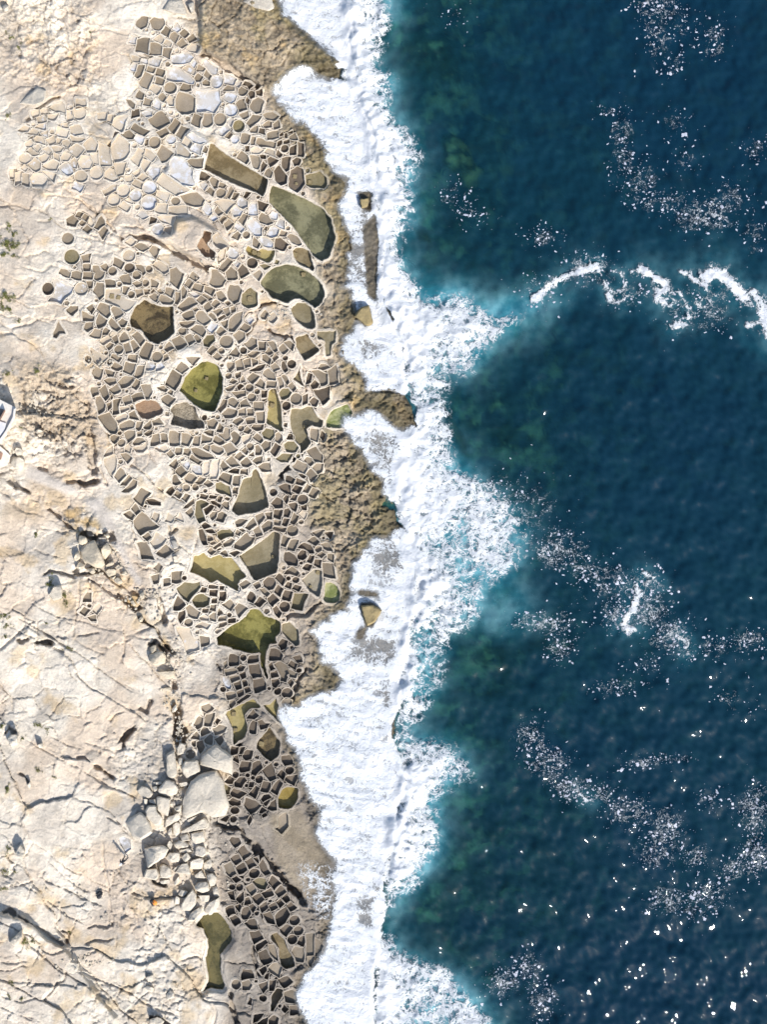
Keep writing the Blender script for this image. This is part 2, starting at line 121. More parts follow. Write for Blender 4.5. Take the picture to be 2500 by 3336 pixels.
(550,2100,500,'d'): """65 22 67 12 76 13 76 22 66 23;80 14 3;86 19 87 13 96 12 97 18;88 23 97 21 100 35 91 36;91 38 101 36 104 48 95 50;73 25 77 22 82 24 80 28 75 29;b 60 27 70 25 74 27 74 30 62 33;b 66 35 75 33 77 37 68 41;76 31 82 29 83 35 79 37;70 42 77 39 79 47 73 49;79 39 83 38 85 44 81 46;81 47 86 45 88 50 83 52;
73 51 80 48 81 54 75 57;b 62 53 71 51 73 56 64 59;b 65 66 66 61 71 60 72 64 67 69;73 62 84 54 87 55 76 64;b 60 20 62 18 63 23 60 26;s 59 36 63 37 67 45 66 48 61 46;59 48 2.5;110 16 112 6 118 7 122 12 121 17 115 17;109 22 111 20 113 24 115 26 110 28;110 30 116 28 118 34 111 36;111 38 118 37 120 42 116 47 113 45;
129 22 132 18 139 21 137 27;b 114 21 120 18 127 22 128 28 139 31 137 35 127 32 126 40 121 39 122 33;140 28 2.3;129 41 132 38 134 41 132 45;136 14 141 13 143 18 139 19;127.5 52.5 5.5;118 50 3.5;b 127.5 62 4.5;85 79 91 72 95 77 92 80;87 90 91 82 95 84 92 95 88 94;97 83 100 82 103 87 108 86 106 90 100 90;
68 119 69 111 75 111 74 118;76 118 77 111 82 111 80 118;70 124 71 120 74 120 75 127;80 118 84 114 89 116 88 123 83 125 80 122;77 134 79 126 89 127 87 136 78 137;89 139 91 128 97 127 100 133 93 142;102 136 110 130 115 144 110 146;72 141 3;85 141 2;91 143.5 2;62 148 66 142 71 145 69 150 66 150;
70 149 76 143 82 143 84 147 78 154 71 153;97.5 145.5 4;86 154 87 148 92 149 91 154;84 152 1.6;99 158 102 147 109 150 107 159;88 161 94 152 98 155 93 164;111 158 119 147 122 150 117 162;66 161 70 155 81 161 76 166 68 164;o 60 152 66 155 65 161 62 161;124 122 130 120 133 128 126 130;130 136 4;118 141 122 136 126 139 124 147;
125 146 127 142 137 142 135 151;b 36 67 43 64 47 69 41 74 37 71;b 38 79 40 75 48 75 45 88 38 88;b 28 87 33 78 38 80 36 88 31 91;b 34 94 37 89 42 90 45 95 35 99;b 25 101 30 95 33 98 33 103;b 38 103 45 97 48 99 46 107 39 106;b 25 105 29 104 29 110 27 110;b 30 110 30 105 37 103 38 110 34 115;b 23 119 4.5;
b 48 91 54 87 60 90 59 94 50 98;b 50 102 57 98 58 103 55 107;50 83 52 80 55 82 52 86""",
(700,2450,500,'d'): """15 54 19 49 27 53 27 57 19 58;21.5 62.5 4;19.5 72 3;9 73 14 69 15 71 12 74;34 57 35 52 43 54 50 58 39 66;48 66 51 59 56 63 52 66;50 51 53 47 58 46 61 49 52 54;52 55 60 51 56 58 54 58;57 61 61 54 65 52 65 61 61 62;51 68 54 65 56 68 52 70;36 75 38 70 39 72 37 77;b 66 83 70 80 70 71 76 68 79 80 72 88;
16 95 18 92 25 93 26 98 22 101;26 107 31 103 37 110 31 117;19 115 25 111 28 117 23 121;33 118 40 114 44 122 37 126;24 125 31 119 34 127 27 130;42.5 131 5;o 41 140 46 136 54 138 57 143 54 148 47 146;42 115 45 114 47 120;48 122 51 118 58 130 55 131;58 141 62 136 70 142 64 149;65 151 71 145 77 151 69 157;
50 152 60 147 63 154 54 158;b 36 146 40 143 44 150 40 154;41 157 49 152 54 159 47 165;20 137 23 135 26 138 23 140;19 146 2.8;26 146 3;15 152 20 150 21 159 18 158;23 159 30 153 31 160 27 164;32 165 33 158 36 157 39 164;66 162 71 158 75 164 70 168;72 158 77 153 81 160 77 163;b 11 123 16 121 21 131 17 134 13 130""",
(600,2836,500,'d'): """81 39 88 34 91 40 84 45;91 38 98 34 101 40 94 44;86 47 93 44 98 58 91 55;99 49 110 39 114 47 109 56 102 61 100 58;110 38 115 34 120 40 115 44;119 54 5;104 64 111 58 117 62 110 71;123 65 4.7;117 74 5;122 79 124 73 129 71 129 82;b 117 88 120 83 128 84 127 97 122 97;b 133 70 140 69 140 91 133 92;
b 142 73 150 82 145 92 142 92;b 133 93 141 93 136 100;46 41 52 39 55 46 48 49;50 51 55 48 59 55 55 57;56 38 60 36 62 39 60 45;62 48 64 40 69 39 72 46 69 52 64 52;70 38 74 36 77 40 74 45;67 57 70 53 75 53 78 62 73 62;73 68 80 66 84 73 76 78;78 81 88 75 90 78 79 86;81 89 88 86 95 97 86 102;
b 91 80 97 81 100 94 101 97 93 90;82 107 88 103 89 108 85 112;b 91 106 96 101 100 100 106 105 102 114 93 110;63 112 64 107 72 107 74 115 63 117;b 63 121 69 119 72 124 70 128 64 128;b 56 123 4.5;83 124 89 121 90 127 86 131;92 130 93 119 99 119 97 130;87 116 89 111 92 111 90 117;b 108 132 116 130 122 135 122 144 111 140;
69 144 71 137 73 139 72 145;85 138 3;107 150 108 147 111 150 109 152;115 147 122 146 123 154 116 155;79 166 90 159 89 166;91 161 97 158 101 160 100 168 92 167;76 163 77 157 84 156 79 162;102 118 112 115 117 120 108 125""",
(950,1650,500,'d'): """b 13 34 23 32 29 37 29 41 21 42 18 39;b 34 61 44 62 45 75 35 75;b 40 52 44 53 45 60 40 56;b 33 41 38 41 41 46 35 45;b 8 50 13 47 17 49 16 56 10 58;b 25 29 33 27 29 32;38 29 43 29 42 33;9 44 12 40 22 41 24 51 20 48 16 46""",
(300,2500,500,'p'): """s 29 78 34 75 40 78 41 88 36 92 31 84;145 105 149 104 153 114 149 118""",
(100,1650,500,'p'): """b 58 101 61 93 64 94 63 101;b 55 114 58 110 62 112 58 116;b 64 120 69 118 69 122 66 122;b 143 83 147 77 151 78 151 84 147 87;b 131 76 137 75 137 82 133 83;b 134 66 138 61 141 65 138 69;68 113 73 107 75 109 71 116;b 63 107 1.3""",
}
# deep pools: label, tone, depth, outline (tile units)
POOLS = [
('long brown rectangular tank carved diagonally into the rock','brown',1.0,(400,400,500),'88 48 94 22 99 23 101 26 146 54 157 61 152 80 145 76 87 50'),
('long grey-green tank running on below the brown rectangular tank','green',.9,(700,200,500),'61 134 66 135 110 155 118 160 126 170 131 190 128 200 124 212 115 216 106 210 98 198 88 184 70 165 58 152'),
('large oval olive-green pool near the surf with a notched lower edge','green',0.8,(750,650,500),'32 89 38 80 47 73 60 69 72 71 85 78 96 88 101 96 102 104 97 114 91 118 88 114 83 111 74 107 67 108 62 113 44 106 40 100 33 93'),
('leaf-shaped dark olive pool just below the large oval green pool','olive',0.6,(750,650,500),'65 117 72 111 80 111 87 115 90 121 92 139 84 140 74 134 69 128'),
('brown ear-shaped pool just above the large oval green pool','brown',0.5,(750,650,500),'67 55 72 51 80 52 87 57 91 73 90 78 84 74 72 68 68 62'),
('dark brown six-sided pool among pale pans on the left','dark',.8,(150,850,500),'90 63 97 48 106 41 114 45 124 49 138 49 139 78 125 88 121 91 113 88 104 76 91 71'),
('bright mossy green pool shaped like a shield','moss',.8,(600,850,500),'-6 140 0 125 8 116 18 109 26 108 36 112 42 125 42 140 33 163 26 163 0 145'),
('reddish brown shallow pool left of the grey rubble pit','red',0.45,(150,850,500),'95 155 106 150 120 151 127 162 125 166 110 172 103 170 99 164'),
('grey rubble-floored pit below the shield-shaped green pool','rubble',0.9,(250,1320,500),'100 4 106 -2 118 -4 129 2 131 12 138 20 138 25 122 26 101 21 104 12'),
('small yellow-olive pool with stone blocks above the oval pool','yellow',0.5,(400,400,500),'132 137 135 132 142 136 147 138 150 135 158 138 165 137 163 145 158 152 150 149 136 144'),
('rust-brown hollow in the white outcrop','red',0.9,(400,400,500),'79 133 86 121 88 116 96 118 95 127 91 130 94 135 101 141 99 150 95 147 88 145'),
('grey-brown pool flaring down from a pale rock rib','brown',0.6,(600,850,500),'120 82 133 78 136 84 147 96 138 104 130 108 127 104 121 94'),
('narrow triangular olive pool by the crack','olive',0.5,(600,850,500),'117 128 126 112 128 132 131 137'),
('long narrow olive-yellow trough running down the middle','yellow',0.7,(650,1320,500),'75 -17 82 -18 88 0 89 22 91 28 88 29 80 24 72 20 74 -5 73 -6'),
('crooked olive pool with a hooked lower tail','olive',0.6,(650,1320,500),'99 3 112 3 117 0 122 1 127 12 134 17 132 25 121 22 116 25 117 34 121 40 115 48 110 52 108 51 109 45 102 38 99 26 97 12'),
('bell-shaped grey-olive pool with a round notch at its top','olive',0.8,(650,1320,500),'46 80 56 77 57 70 61 68 64 72 68 80 72 93 75 110 60 117 41 120 34 114 39 102 43 90'),
('large olive pool right of the straight stone partition','olive',0.9,(550,1720,500),'75 30 113 3 121 6 119 25 117 48 101 55 92 57'),
('large olive pool with yellow-green shallows left of the straight partition','yellow',0.8,(550,1720,500),'26 30 38 26 44 32 55 28 63 32 68 31 84 52 76 57 75 69 68 65 52 56 46 60 38 54 22 48 25 40'),
('grey pointed pool beside the round green weedy pool','grey',0.4,(550,1720,500),'143 56 156 44 166 46 166 60 163 75 150 66'),
('round weedy green pool at the foam edge','weed',0.4,(950,1650,500),'34 101 36 82 41 81 48 84 53 94 52 102 46 105 38 104'),
('big bright olive-green pool with a thin tail running down','moss',.9,(550,1720,500),'51 118 68 104 80 97 88 87 97 87 103 94 113 97 121 102 121 113 115 118 117 125 109 125 106 132 104 145 107 160 106 164 104 160 99 148 98 138 99 134 84 135 70 131 52 127'),
('brown-olive pool right of the big bright green pool','olive',0.4,(550,1720,500),'122 103 131 101 140 110 142 126 137 128 129 121 122 113'),
('mustard yellow pool of ragged outline','yellow',0.5,(550,2100,500),'61 74 64 71 92 58 99 67 98 69 88 69 82 75 83 80 85 89 85 92 82 100 75 104 70 109 69 105 68 87 63 79'),
('yellow-green channel pool running into the white foam','yellow',0.5,(550,2100,500),'101 65 108 65 116 57 119 67 117 72 117 79 125 84 123 87 116 82 107 73'),
('dark olive diamond-shaped pool beside the foam','dark',0.6,(550,2100,500),'95 105 109 88 120 103 121 108 119 120 110 127 102 121 95 113'),
('mustard brown rounded pool at the edge of the foam','mustard',0.6,(700,2450,500),'68 50 72 40 77 37 90 39 90 50 82 61 78 62 69 61'),
('long brown kidney-shaped pool in the lowest pan field','brown',0.6,(600,2836,500),'94 68 100 66 109 74 112 84 117 92 120 103 110 107 104 102 102 84 94 75'),
('narrow brown pool near the bottom edge','brown',0.6,(600,2836,500),'94 134 100 126 107 129 107 135 96 153 93 151'),
('long murky green pool between pale cliff and dark lower pans','murk',0.3,(600,2836,500),'12 60 20 48 36 44 42 50 50 62 52 75 47 82 40 90 40 110 44 125 42 129 30 127 20 131 26 118 24 105 22 95 25 75 20 62'),
('flat olive pool on the shelf beside the breaking foam','olive',0.25,(600,850,500),'143 76 165 75 164 88 160 90 158 103 153 103 152 86 144 85'),
('mossy green shelf pool lapped by foam','weed',0.3,(650,1320,500),'137 15 142 6 150 2 160 -2 166 8 158 24 150 25 137 24'),
]
BOULDERS = [
# cluster, tile, height(m), outline
('rubble',(300,2500,500),1.7,'98 44 97 37 107 14 120 6 134 3 142 16 144 28 148 42 144 52 130 54 120 47 111 52 100 56 97 49'),
('rubble',(300,2250,500),1.6,'116 80 118 70 133 58 152 71 152 91 138 86'),
('rubble',(300,2500,500),1.3,'56 88 58 97 60 109 78 97 83 88 77 84 67 85'),('rubble',(300,2500,500),1.3,'36 60 40 55 52 48 57 52 64 64 65 71 52 79 43 74'),
('rubble',(300,2500,500),.9,'57 47 60 41 69 41 70 48 76 54 75 61 68 63 58 55'),('rubble',(300,2500,500),.9,'69 32 72 31 85 34 82 53 70 47'),('rubble',(300,2500,500),.9,'70 24 80 13 88 15 93 22 92 28 82 32 72 28'),
('rubble',(300,2500,500),.7,'78 66 80 54 95 48 95 56 84 62'),('rubble',(300,2500,500),.5,'88 44 97 40 96 48 90 47'),('rubble',(300,2500,500),.6,'48 25 53 20 60 21 66 28 63 33 55 33 50 28'),('rubble',(300,2500,500),.4,'55 34 60 34 59 41 57 40'),
('rubble',(300,2500,500),.4,'61 35 69 34 69 40 62 38'),('rubble',(300,2500,500),.4,'65 21 70 20 70 26 66 26'),('rubble',(300,2500,500),.7,'87 62 91 58 95 60 95 70 91 75 87 72'),('rubble',(300,2500,500),.5,'81 69 86 64 86 74 82 73'),
('rubble',(300,2500,500),.9,'96 69 122 54 127 62 124 66 97 71'),('rubble',(300,2500,500),.6,'94 74 104 71 106 78 97 81'),('rubble',(300,2500,500),.8,'106 71 120 68 122 80 112 83 107 79'),('rubble',(300,2500,500),.6,'87 82 95 78 104 82 104 86 90 88'),
('rubble',(300,2500,500),.5,'80 84 84 78 87 83 84 89'),('rubble',(300,2500,500),.5,'92 90 105 87 109 91 95 93'),('rubble',(300,2500,500),.8,'111 87 114 84 122 86 124 93 119 97 111 95'),('rubble',(300,2500,500),.8,'79 97 83 92 95 92 94 102 85 103'),
('rubble',(300,2500,500),.6,'96 97 103 91 107 98 100 103'),('rubble',(300,2500,500),.8,'105 109 106 101 117 97 121 100 118 110'),('rubble',(300,2500,500),.8,'89 114 96 104 103 103 107 116'),('rubble',(300,2500,500),.8,'73 115 72 107 77 104 85 109 86 117 82 120 73 119'),
('rubble',(300,2500,500),.9,'55 119 58 110 70 109 72 117 69 122'),('rubble',(300,2500,500),.5,'73 122 84 121 85 125 77 126 73 125'),('rubble',(300,2500,500),.4,'86 111 95 104 95 107 88 113'),('rubble',(300,2500,500),.6,'110 117 118 111 123 120 111 119'),
('rubble',(300,2500,500),.8,'123 116 130 114 135 119 133 127 127 129'),('rubble',(300,2500,500),.9,'110 129 115 124 125 123 127 133 120 136 112 133'),('rubble',(300,2500,500),.8,'114 138 127 138 126 145 118 146'),('rubble',(300,2500,500),1.,'95 152 98 144 109 131 113 138 112 148 106 155 98 155'),
('rubble',(300,2500,500),.9,'121 153 126 146 138 140 138 148 128 160 121 156'),('rubble',(300,2500,500),.9,'103 166 106 157 117 150 119 156 110 166'),('rubble',(300,2500,500),.6,'129 129 135 128 138 140 131 139'),('rubble',(300,2500,500),.5,'120 103 128 98 130 105 125 112 120 109'),
('rubble',(300,2500,500),.4,'88 124 94 117 95 123 89 128'),('rubble',(300,2500,500),.5,'92 138 96 132 104 134 98 140'),('rubble',(300,2500,500),.5,'89 148 90 138 95 141 94 148'),('rubble',(300,2500,500),.4,'102 57 115 51 110 57 103 60'),
('rubble',(300,2250,500),.9,'80 89 80 68 89 64 92 90 88 95 82 93'),('rubble',(300,2250,500),1.,'96 82 100 76 114 75 117 87 103 95 98 90'),('rubble',(300,2250,500),.5,'93 73 98 72 98 80 93 81'),('rubble',(300,2250,500),.7,'91 63 95 56 101 58 99 68 92 70'),
('rubble',(300,2250,500),.5,'86 20 91 14 92 20 89 24'),('rubble',(300,2250,500),.5,'93 100 103 98 105 102 96 104'),('rubble',(300,2250,500),.3,'65 99 75 98 76 101 68 102'),
('gully',(100,1650,500),1.3,'53 48 60 39 69 37 73 45 78 55 80 63 75 67 68 65 56 58'),('gully',(100,1650,500),.7,'46 57 48 50 52 48 54 56 48 60'),('gully',(100,1650,500),.8,'75 46 82 39 88 47 80 58 77 54'),('gully',(100,1650,500),.7,'51 40 52 31 60 33 62 39 56 42'),
('gully',(100,1650,500),.5,'48 66 52 59 59 63 57 66'),('gully',(100,1650,500),.6,'59 67 68 66 70 72 65 73'),('gully',(100,1650,500),.6,'80 70 84 67 93 68 92 74 84 76'),('gully',(100,1650,500),.5,'80 64 89 57 90 63 82 66'),('gully',(100,1650,500),.4,'90 66 95 62 98 66 94 69'),
('gully',(100,1650,500),.4,'85 77 92 75 90 79'),('gully',(100,1650,500),.5,'89 79 94 76 100 81 98 84 92 83'),('gully',(100,1650,500),.5,'97 73 102 69 106 74 102 76'),('gully',(100,1650,500),.4,'107 103 110 101 114 106 111 108'),('gully',(100,1650,500),.4,'117 95 122 91 123 99 119 101'),
('gully',(100,1650,500),.5,'116 122 120 118 122 121 120 125 117 125'),('gully',(100,1650,500),1.,'128 160 134 157 142 156 146 162 145 169 133 172 128 167'),('gully',(100,1650,500),.5,'129 152 135 149 136 156 130 159'),('gully',(100,1650,500),.6,'78 31 83 29 86 32 83 35'),
('gully',(0,2000,600),.5,'141 52 157 51 157 57 150 59'),('gully',(0,2000,600),.3,'145 67 154 66 154 69 146 70'),
('slope',(100,1650,500),.9,'19 95 24 86 33 85 34 99 24 102'),('slope',(0,2000,600),1.0,'6 113 10 108 16 109 16 117 10 120'),('slope',(0,2000,600),.7,'33 118 38 116 39 120 35 121'),('slope',(0,2000,600),.6,'24 154 27 151 28 155 25 157'),
('slope',(0,2736,600),1.1,'13 12 18 4 23 11 20 17 15 15'),('slope',(0,2736,600),1.0,'8 92 20 80 20 87 16 95 11 95'),('slope',(0,2736,600),1.0,'54 114 58 109 71 111 70 119 66 122 57 117'),('slope',(0,2736,600),.4,'131 124 138 121 139 127 133 128'),
('slope',(0,2736,600),.4,'129 133 132 131 138 133 137 138'),('slope',(0,2736,600),.4,'149 140 153 135 157 138 155 143 150 144'),('slope',(0,2736,600),.8,'134 162 142 159 148 163 146 166 137 166'),
('slope',(0,0,500),.9,'19 112 40 94 50 98 48 110 36 114'),('slope',(0,0,500),.9,'2 7 6 4 10 7 8 13 4 13'),('slope',(0,1200,400),.8,'18 111 22 106 30 108 30 117 22 118'),('slope',(0,1200,400),.9,'13 128 16 120 27 119 34 125 32 134 20 136'),
('slope',(0,1200,400),.6,'46 85 50 82 56 83 58 86 50 88'),('slope',(400,0,500),.7,'43 10 50 0 64 0 70 16 66 16 53 14'),('slope',(400,0,500),.8,'70 4 77 2 77 12 74 15'),('slope',(400,0,500),.6,'128 2 140 -4 160 -4 164 9 158 12 146 10'),
('slope',(550,1720,500),.5,'2 14 8 13 10 22 5 23'),('slope',(550,1720,500),.4,'4 31 9 30 10 37 6 38'),
('surf',(750,650,500),.9,'134 126 142 116 150 114 152 124 155 134 148 137 140 130'),('surf',(1000,1000,800),1.2,'66 60 72 57 86 62 92 72 88 75 76 74 68 70'),('surf',(950,1650,500),.9,'75 107 88 106 98 112 90 125 82 129 78 120'),('surf',(750,650,500),.7,'140 0 150 -2 149 8 142 10'),
('surf',(900,0,800),.7,'72 155 80 152 82 165 78 175 72 168'),
]
SHRUBS = [(28,735,14),(45,760,12),(20,790,20),(38,800,18),(56,800,11),(10,830,18),(45,835,10),(14,960,20),(36,975,16),(30,1010,14),(8,1000,14),(60,1045,9),(166,1903,18),(214,1940,13),(214,1965,12),(118,1740,12),(224,2113,12),(15,2004,18),(22,2040,12),(20,2076,10),(123,2362,12),(152,2376,9),(7,2365,11),(76,2405,9),(123,2507,10),(25,2568,16),(177,2532,8),(25,2765,12),(15,2841,12),(46,2838,9),(11,2895,11),(80,3069,16),(108,3065,10),(36,3199,12),(224,3033,9),(29,3246,9),(72,3253,9),(22,1217,12),(123,1207,12),(68,1393,6),(36,121,12),(60,157,12),(293,105,8),(27,377,10),(163,715,7),(150,2030,7)]
# cracks and crevices: tile, width(px), depth(m), polyline
CRACKS = [
((0,0,500),5,.25,'24 0 23 3 26 12 27 18'),((0,0,500),5,.2,'23 3 40 7 60 9 75 8'),((0,0,500),4,.18,'28 7 45 8 70 12 90 17 107 26 118 32 140 38 166 45'),((0,0,500),9,.6,'27 131 34 126 36 119 50 111 58 106 66 104'),((0,0,500),6,.4,'22 135 36 137 50 142 70 148 84 150'),((0,0,500),5,.3,'128 58 140 60 160 60 180 66'),
((0,0,500),8,.8,'117 165 117 158 123 152 125 144 129 141'),((0,400,500),7,.7,'84 80 92 88 101 94 110 103 121 113 133 127 150 140 168 152'),((0,400,500),4,.25,'48 84 50 80 52 78 60 78 70 80'),((0,400,500),4,.25,'49 94 51 88 56 87 59 93'),((0,400,500),5,.3,'40 106 50 107 56 104'),((0,400,500),5,.3,'24 156 33 158 45 161 55 153 65 157'),((0,400,500),4,.2,'66 92 80 90 88 87'),
((0,400,500),5,.25,'80 121 90 124 105 127 112 130'),((0,400,500),4,.2,'84 145 95 140 110 143 125 138 140 133'),((0,400,500),6,.5,'133 112 150 113 170 120'),((0,400,500),14,.9,'138 123 150 124 160 123 170 128'),
((400,400,500),18,1.1,'20 122 30 125 45 132 58 140 70 146 82 152 92 156 102 158'),((400,400,500),6,.4,'36 65 50 74 60 81 80 74'),((400,400,500),5,.3,'70 85 85 95 105 106 120 128 128 150'),
((600,850,500),6,.6,'38 112 48 102 60 87 72 74 80 60 84 53 70 56 62 66 52 78 58 87'),((600,850,500),13,.9,'90 73 96 78 108 82 120 84'),((600,850,500),18,.9,'78 50 90 46 105 45 112 48'),((600,850,500),5,.5,'0 105 5 112 8 116'),((600,850,500),5,.4,'42 140 47 148 46 160 40 168'),((600,850,500),6,.6,'126 112 128 132 133 142 136 152 142 166'),
((650,1320,500),17,1.3,'120 44 112 50 100 64 92 72 86 78'),((650,1320,500),7,.5,'74 88 88 80 92 74'),((650,1320,500),6,.5,'114 78 124 88 138 100 148 106'),((650,1320,500),5,.4,'126 41 140 44 160 46'),((650,1320,500),4,.4,'10 10 30 20 45 31'),
((250,1320,500),6,.5,'52 61 65 68 75 75 85 88 98 96 118 105'),((250,1320,500),8,.5,'30 27 36 34 40 43'),((250,1320,500),26,1.0,'14 28 13 38 16 50 18 66 19 76'),((250,1320,500),12,.8,'0 82 8 86 16 84 24 80'),((250,1320,500),6,.5,'24 68 30 80 34 92'),((250,1320,500),5,.4,'60 130 64 150 68 166'),((250,1320,500),8,.8,'99 128 101 140 108 132'),
((100,1650,500),9,.7,'18 2 28 9 36 17 48 26'),((100,1650,500),26,1.2,'53 36 58 29 66 32 72 36'),((100,1650,500),14,1.1,'66 36 76 31 86 29 89 38'),((100,1650,500),18,1.1,'46 68 52 74 62 72 70 68'),((100,1650,500),8,.7,'70 68 80 72 90 82 100 86 108 92 118 96'),((100,1650,500),7,.6,'60 78 72 84 84 92 93 98'),((100,1650,500),16,.9,'92 96 100 98 108 106 112 112 120 108'),
((100,1650,500),9,.9,'118 120 126 127 136 132 140 142 148 152 156 160'),((100,1650,500),14,1.0,'138 97 140 108 144 120 145 127'),((100,1650,500),4,.25,'0 105 14 112 28 119 46 122 60 125 80 132 100 135'),((100,1650,500),5,.3,'0 127 14 136 28 145 46 158'),((100,1650,500),5,.3,'52 82 52 100 49 118 46 130 45 142'),((100,1650,500),4,.2,'46 142 60 152 80 160'),((100,1650,500),4,.25,'10 24 22 25 34 28 44 26'),((100,1650,500),4,.25,'2 45 14 50 26 54 40 57'),
((100,1650,500),20,1.2,'128 152 134 146 142 150 148 158'),((100,1650,500),10,.8,'14 74 20 70 34 72 48 76'),((100,1650,500),16,.8,'2 147 10 148 18 146 24 148'),((100,1650,500),6,.4,'50 140 62 138 74 136'),
((0,2000,600),5,.3,'10 0 25 8 40 17 52 24 66 33 80 42 95 54 110 63 122 70'),((0,2000,600),4,.25,'8 10 20 18 40 24 52 26'),((0,2000,600),12,.7,'16 22 18 26 26 22'),((0,2000,600),15,.8,'29 26 38 26 47 26'),((0,2000,600),4,.2,'62 38 66 46 68 55'),((0,2000,600),5,.35,'98 97 104 90 112 88'),((0,2000,600),12,.8,'106 116 112 112 116 106 122 100'),((0,2000,600),4,.2,'46 110 60 118 75 122'),((0,2000,600),4,.2,'75 115 90 120 104 124 110 122'),
((0,2000,600),4,.25,'22 112 40 123 55 131 70 138 80 145 100 155 115 162 124 165'),((0,2000,600),9,.5,'68 130 76 129 84 136 94 142 102 147'),((0,2000,600),14,.8,'4 108 8 103 14 108'),((0,2000,600),9,.5,'17 143 22 146 27 154'),((0,2000,600),26,1.5,'158 84 160 100 158 112'),((0,2000,600),14,1.0,'156 60 158 68'),((0,2000,600),10,.7,'125 84 132 88 136 76'),((0,2000,600),14,1.0,'133 28 138 26 144 30 150 38'),
((300,2250,500),34,1.6,'93 20 95 34 97 48 98 58'),((300,2250,500),10,.7,'33 62 33 52 40 44 48 40'),((300,2250,500),7,.5,'0 79 10 84 18 90 24 95'),((300,2500,500),4,.25,'0 10 20 22 36 27 46 32'),((300,2500,500),5,.35,'12 52 30 61 44 74'),((300,2500,500),14,1.0,'62 112 68 125 80 128'),
((0,2736,600),6,.4,'36 33 48 40 62 46 76 53 92 60'),((0,2736,600),4,.25,'42 18 56 32 70 42 82 48 94 53'),((0,2736,600),5,.3,'92 0 93 20 97 40 99 60 100 74 105 88 104 98'),((0,2736,600),5,.3,'104 24 116 42 128 56 140 74 150 92 160 110'),((0,2736,600),12,.7,'14 68 30 77 44 88 58 96'),((0,2736,600),7,.4,'20 88 36 102 48 113 62 122 78 132 90 142 105 160'),((0,2736,600),6,.4,'66 118 84 124 100 130 118 138 128 146 140 152 160 158'),
((0,2736,600),6,.4,'78 80 86 76 96 78 102 75'),((0,2736,600),6,.4,'76 94 86 90 96 91 103 88'),((0,2736,600),6,.3,'74 106 88 98'),((0,2736,600),4,.25,'0 30 16 38 30 46 44 56 60 68 76 76'),((0,2736,600),4,.25,'0 110 12 111 24 109'),((0,2736,600),4,.2,'0 127 20 128 40 130'),((0,2736,600),4,.25,'0 140 18 146 34 142'),((0,2736,600),4,.25,'0 150 12 156 30 162'),((0,2736,600),14,.8,'2 66 8 62 14 70'),((0,2736,600),9,.5,'55 82 62 84 60 94'),((0,2736,600),20,.9,'134 160 144 163 154 166'),
((0,1200,400),12,.6,'78 20 86 24 100 24'),((0,1200,400),9,.5,'112 45 120 50 116 60 122 54'),((0,1200,400),18,1.0,'12 148 24 158 40 168'),((0,1200,400),9,.5,'50 134 64 138'),((0,1200,400),12,.7,'88 154 102 152 116 156 130 150'),
((400,0,500),22,.9,'84 55 95 61 108 68 120 78 132 86 142 92 148 97'),((400,0,500),9,.5,'58 18 68 21 78 21'),((700,2450,500),30,1.3,'41 97 48 108 56 116 64 126 72 134 80 142'),((700,2450,500),22,1.0,'0 76 14 80 28 84 32 92 38 98'),((700,2450,500),6,.5,'16 113 24 130 32 146 42 164'),((700,2450,500),18,1.0,'74 140 84 148 92 158'),((600,2836,500),6,.5,'58 0 68 20 80 40 90 58'),((600,2836,500),18,.9,'108 12 122 24 132 38'),
((600,2836,500),9,.6,'76 70 74 90 78 104 82 114'),((600,2836,500),12,.8,'50 130 52 148 58 166'),((550,2100,500),12,.7,'150 24 140 38 135 52 133 60'),((550,2100,500),22,1.0,'76 105 70 112'),((550,2100,500),9,.6,'52 20 56 28'),((550,1720,500),10,.6,'122 100 132 93 148 95 158 84 166 80'),
((950,1650,500),5,.4,'20 24 24 15 36 12'),((950,1650,500),7,.5,'40 47 55 48 60 42'),((750,650,500),6,.6,'130 40 128 46 132 60'),((750,650,500),7,.6,'100 60 101 70 103 84'),((1000,1000,800),5,.5,'17 20 15 30 14 40'),((1000,1000,800),6,.5,'36 44 42 56 64 58'),
]
# loose foam offshore: x y half-width half-height amount
CLOUDS = [(2140,20,70,40,60),(2140,110,55,80,40),(2230,80,50,60,30),(2330,130,50,70,26),(2200,200,40,60,20),(1990,365,45,20,14),(2030,470,45,120,50),(2080,580,70,60,46),(2150,655,110,40,44),(2300,700,110,60,70),(2190,400,70,60,22),(2240,520,50,60,18),(2460,490,50,40,26),(2400,640,80,70,30),(1770,770,60,40,34),(1930,880,80,60,60),(2280,1010,120,70,70),(2050,960,70,50,40),(2460,760,60,100,20),(1760,950,60,60,40),(1980,1900,80,60,60),(2090,1900,70,60,50),(2110,1980,70,80,90),(2010,2000,60,50,60),(2180,2070,60,60,60),(2235,2100,40,70,40),(2330,2110,70,40,30),(2440,2090,80,40,46),(1820,1790,90,70,80),(1900,1850,60,50,40),(1790,2030,100,40,70),(1830,2110,50,40,50),(2020,2240,80,30,40),(2120,2170,70,30,26),(1730,2400,50,60,60),(1790,2480,70,60,70),(2090,2490,80,25,30),(2190,2470,80,20,30),(1860,2570,60,40,80),(1960,2590,70,40,50),(2050,2640,80,50,60),(2170,2700,70,60,70),(2330,2610,60,40,30),(2460,2640,60,80,110),(2470,2780,60,60,70),(2400,2830,70,40,50),(2270,2790,50,40,36),(2130,2780,90,50,50),(2320,2910,70,40,60),(2180,2930,90,50,60),(2270,2960,80,50,40),(1770,3260,50,60,70),(1720,3160,50,60,50),(1640,3200,60,60,50),(2400,2280,120,60,20),(1560,1760,110,110,70),(1620,1620,80,80,60),(1480,640,60,50,26),(1540,700,60,40,26),(1480,60,60,60,16),(1700,1650,120,120,40)]
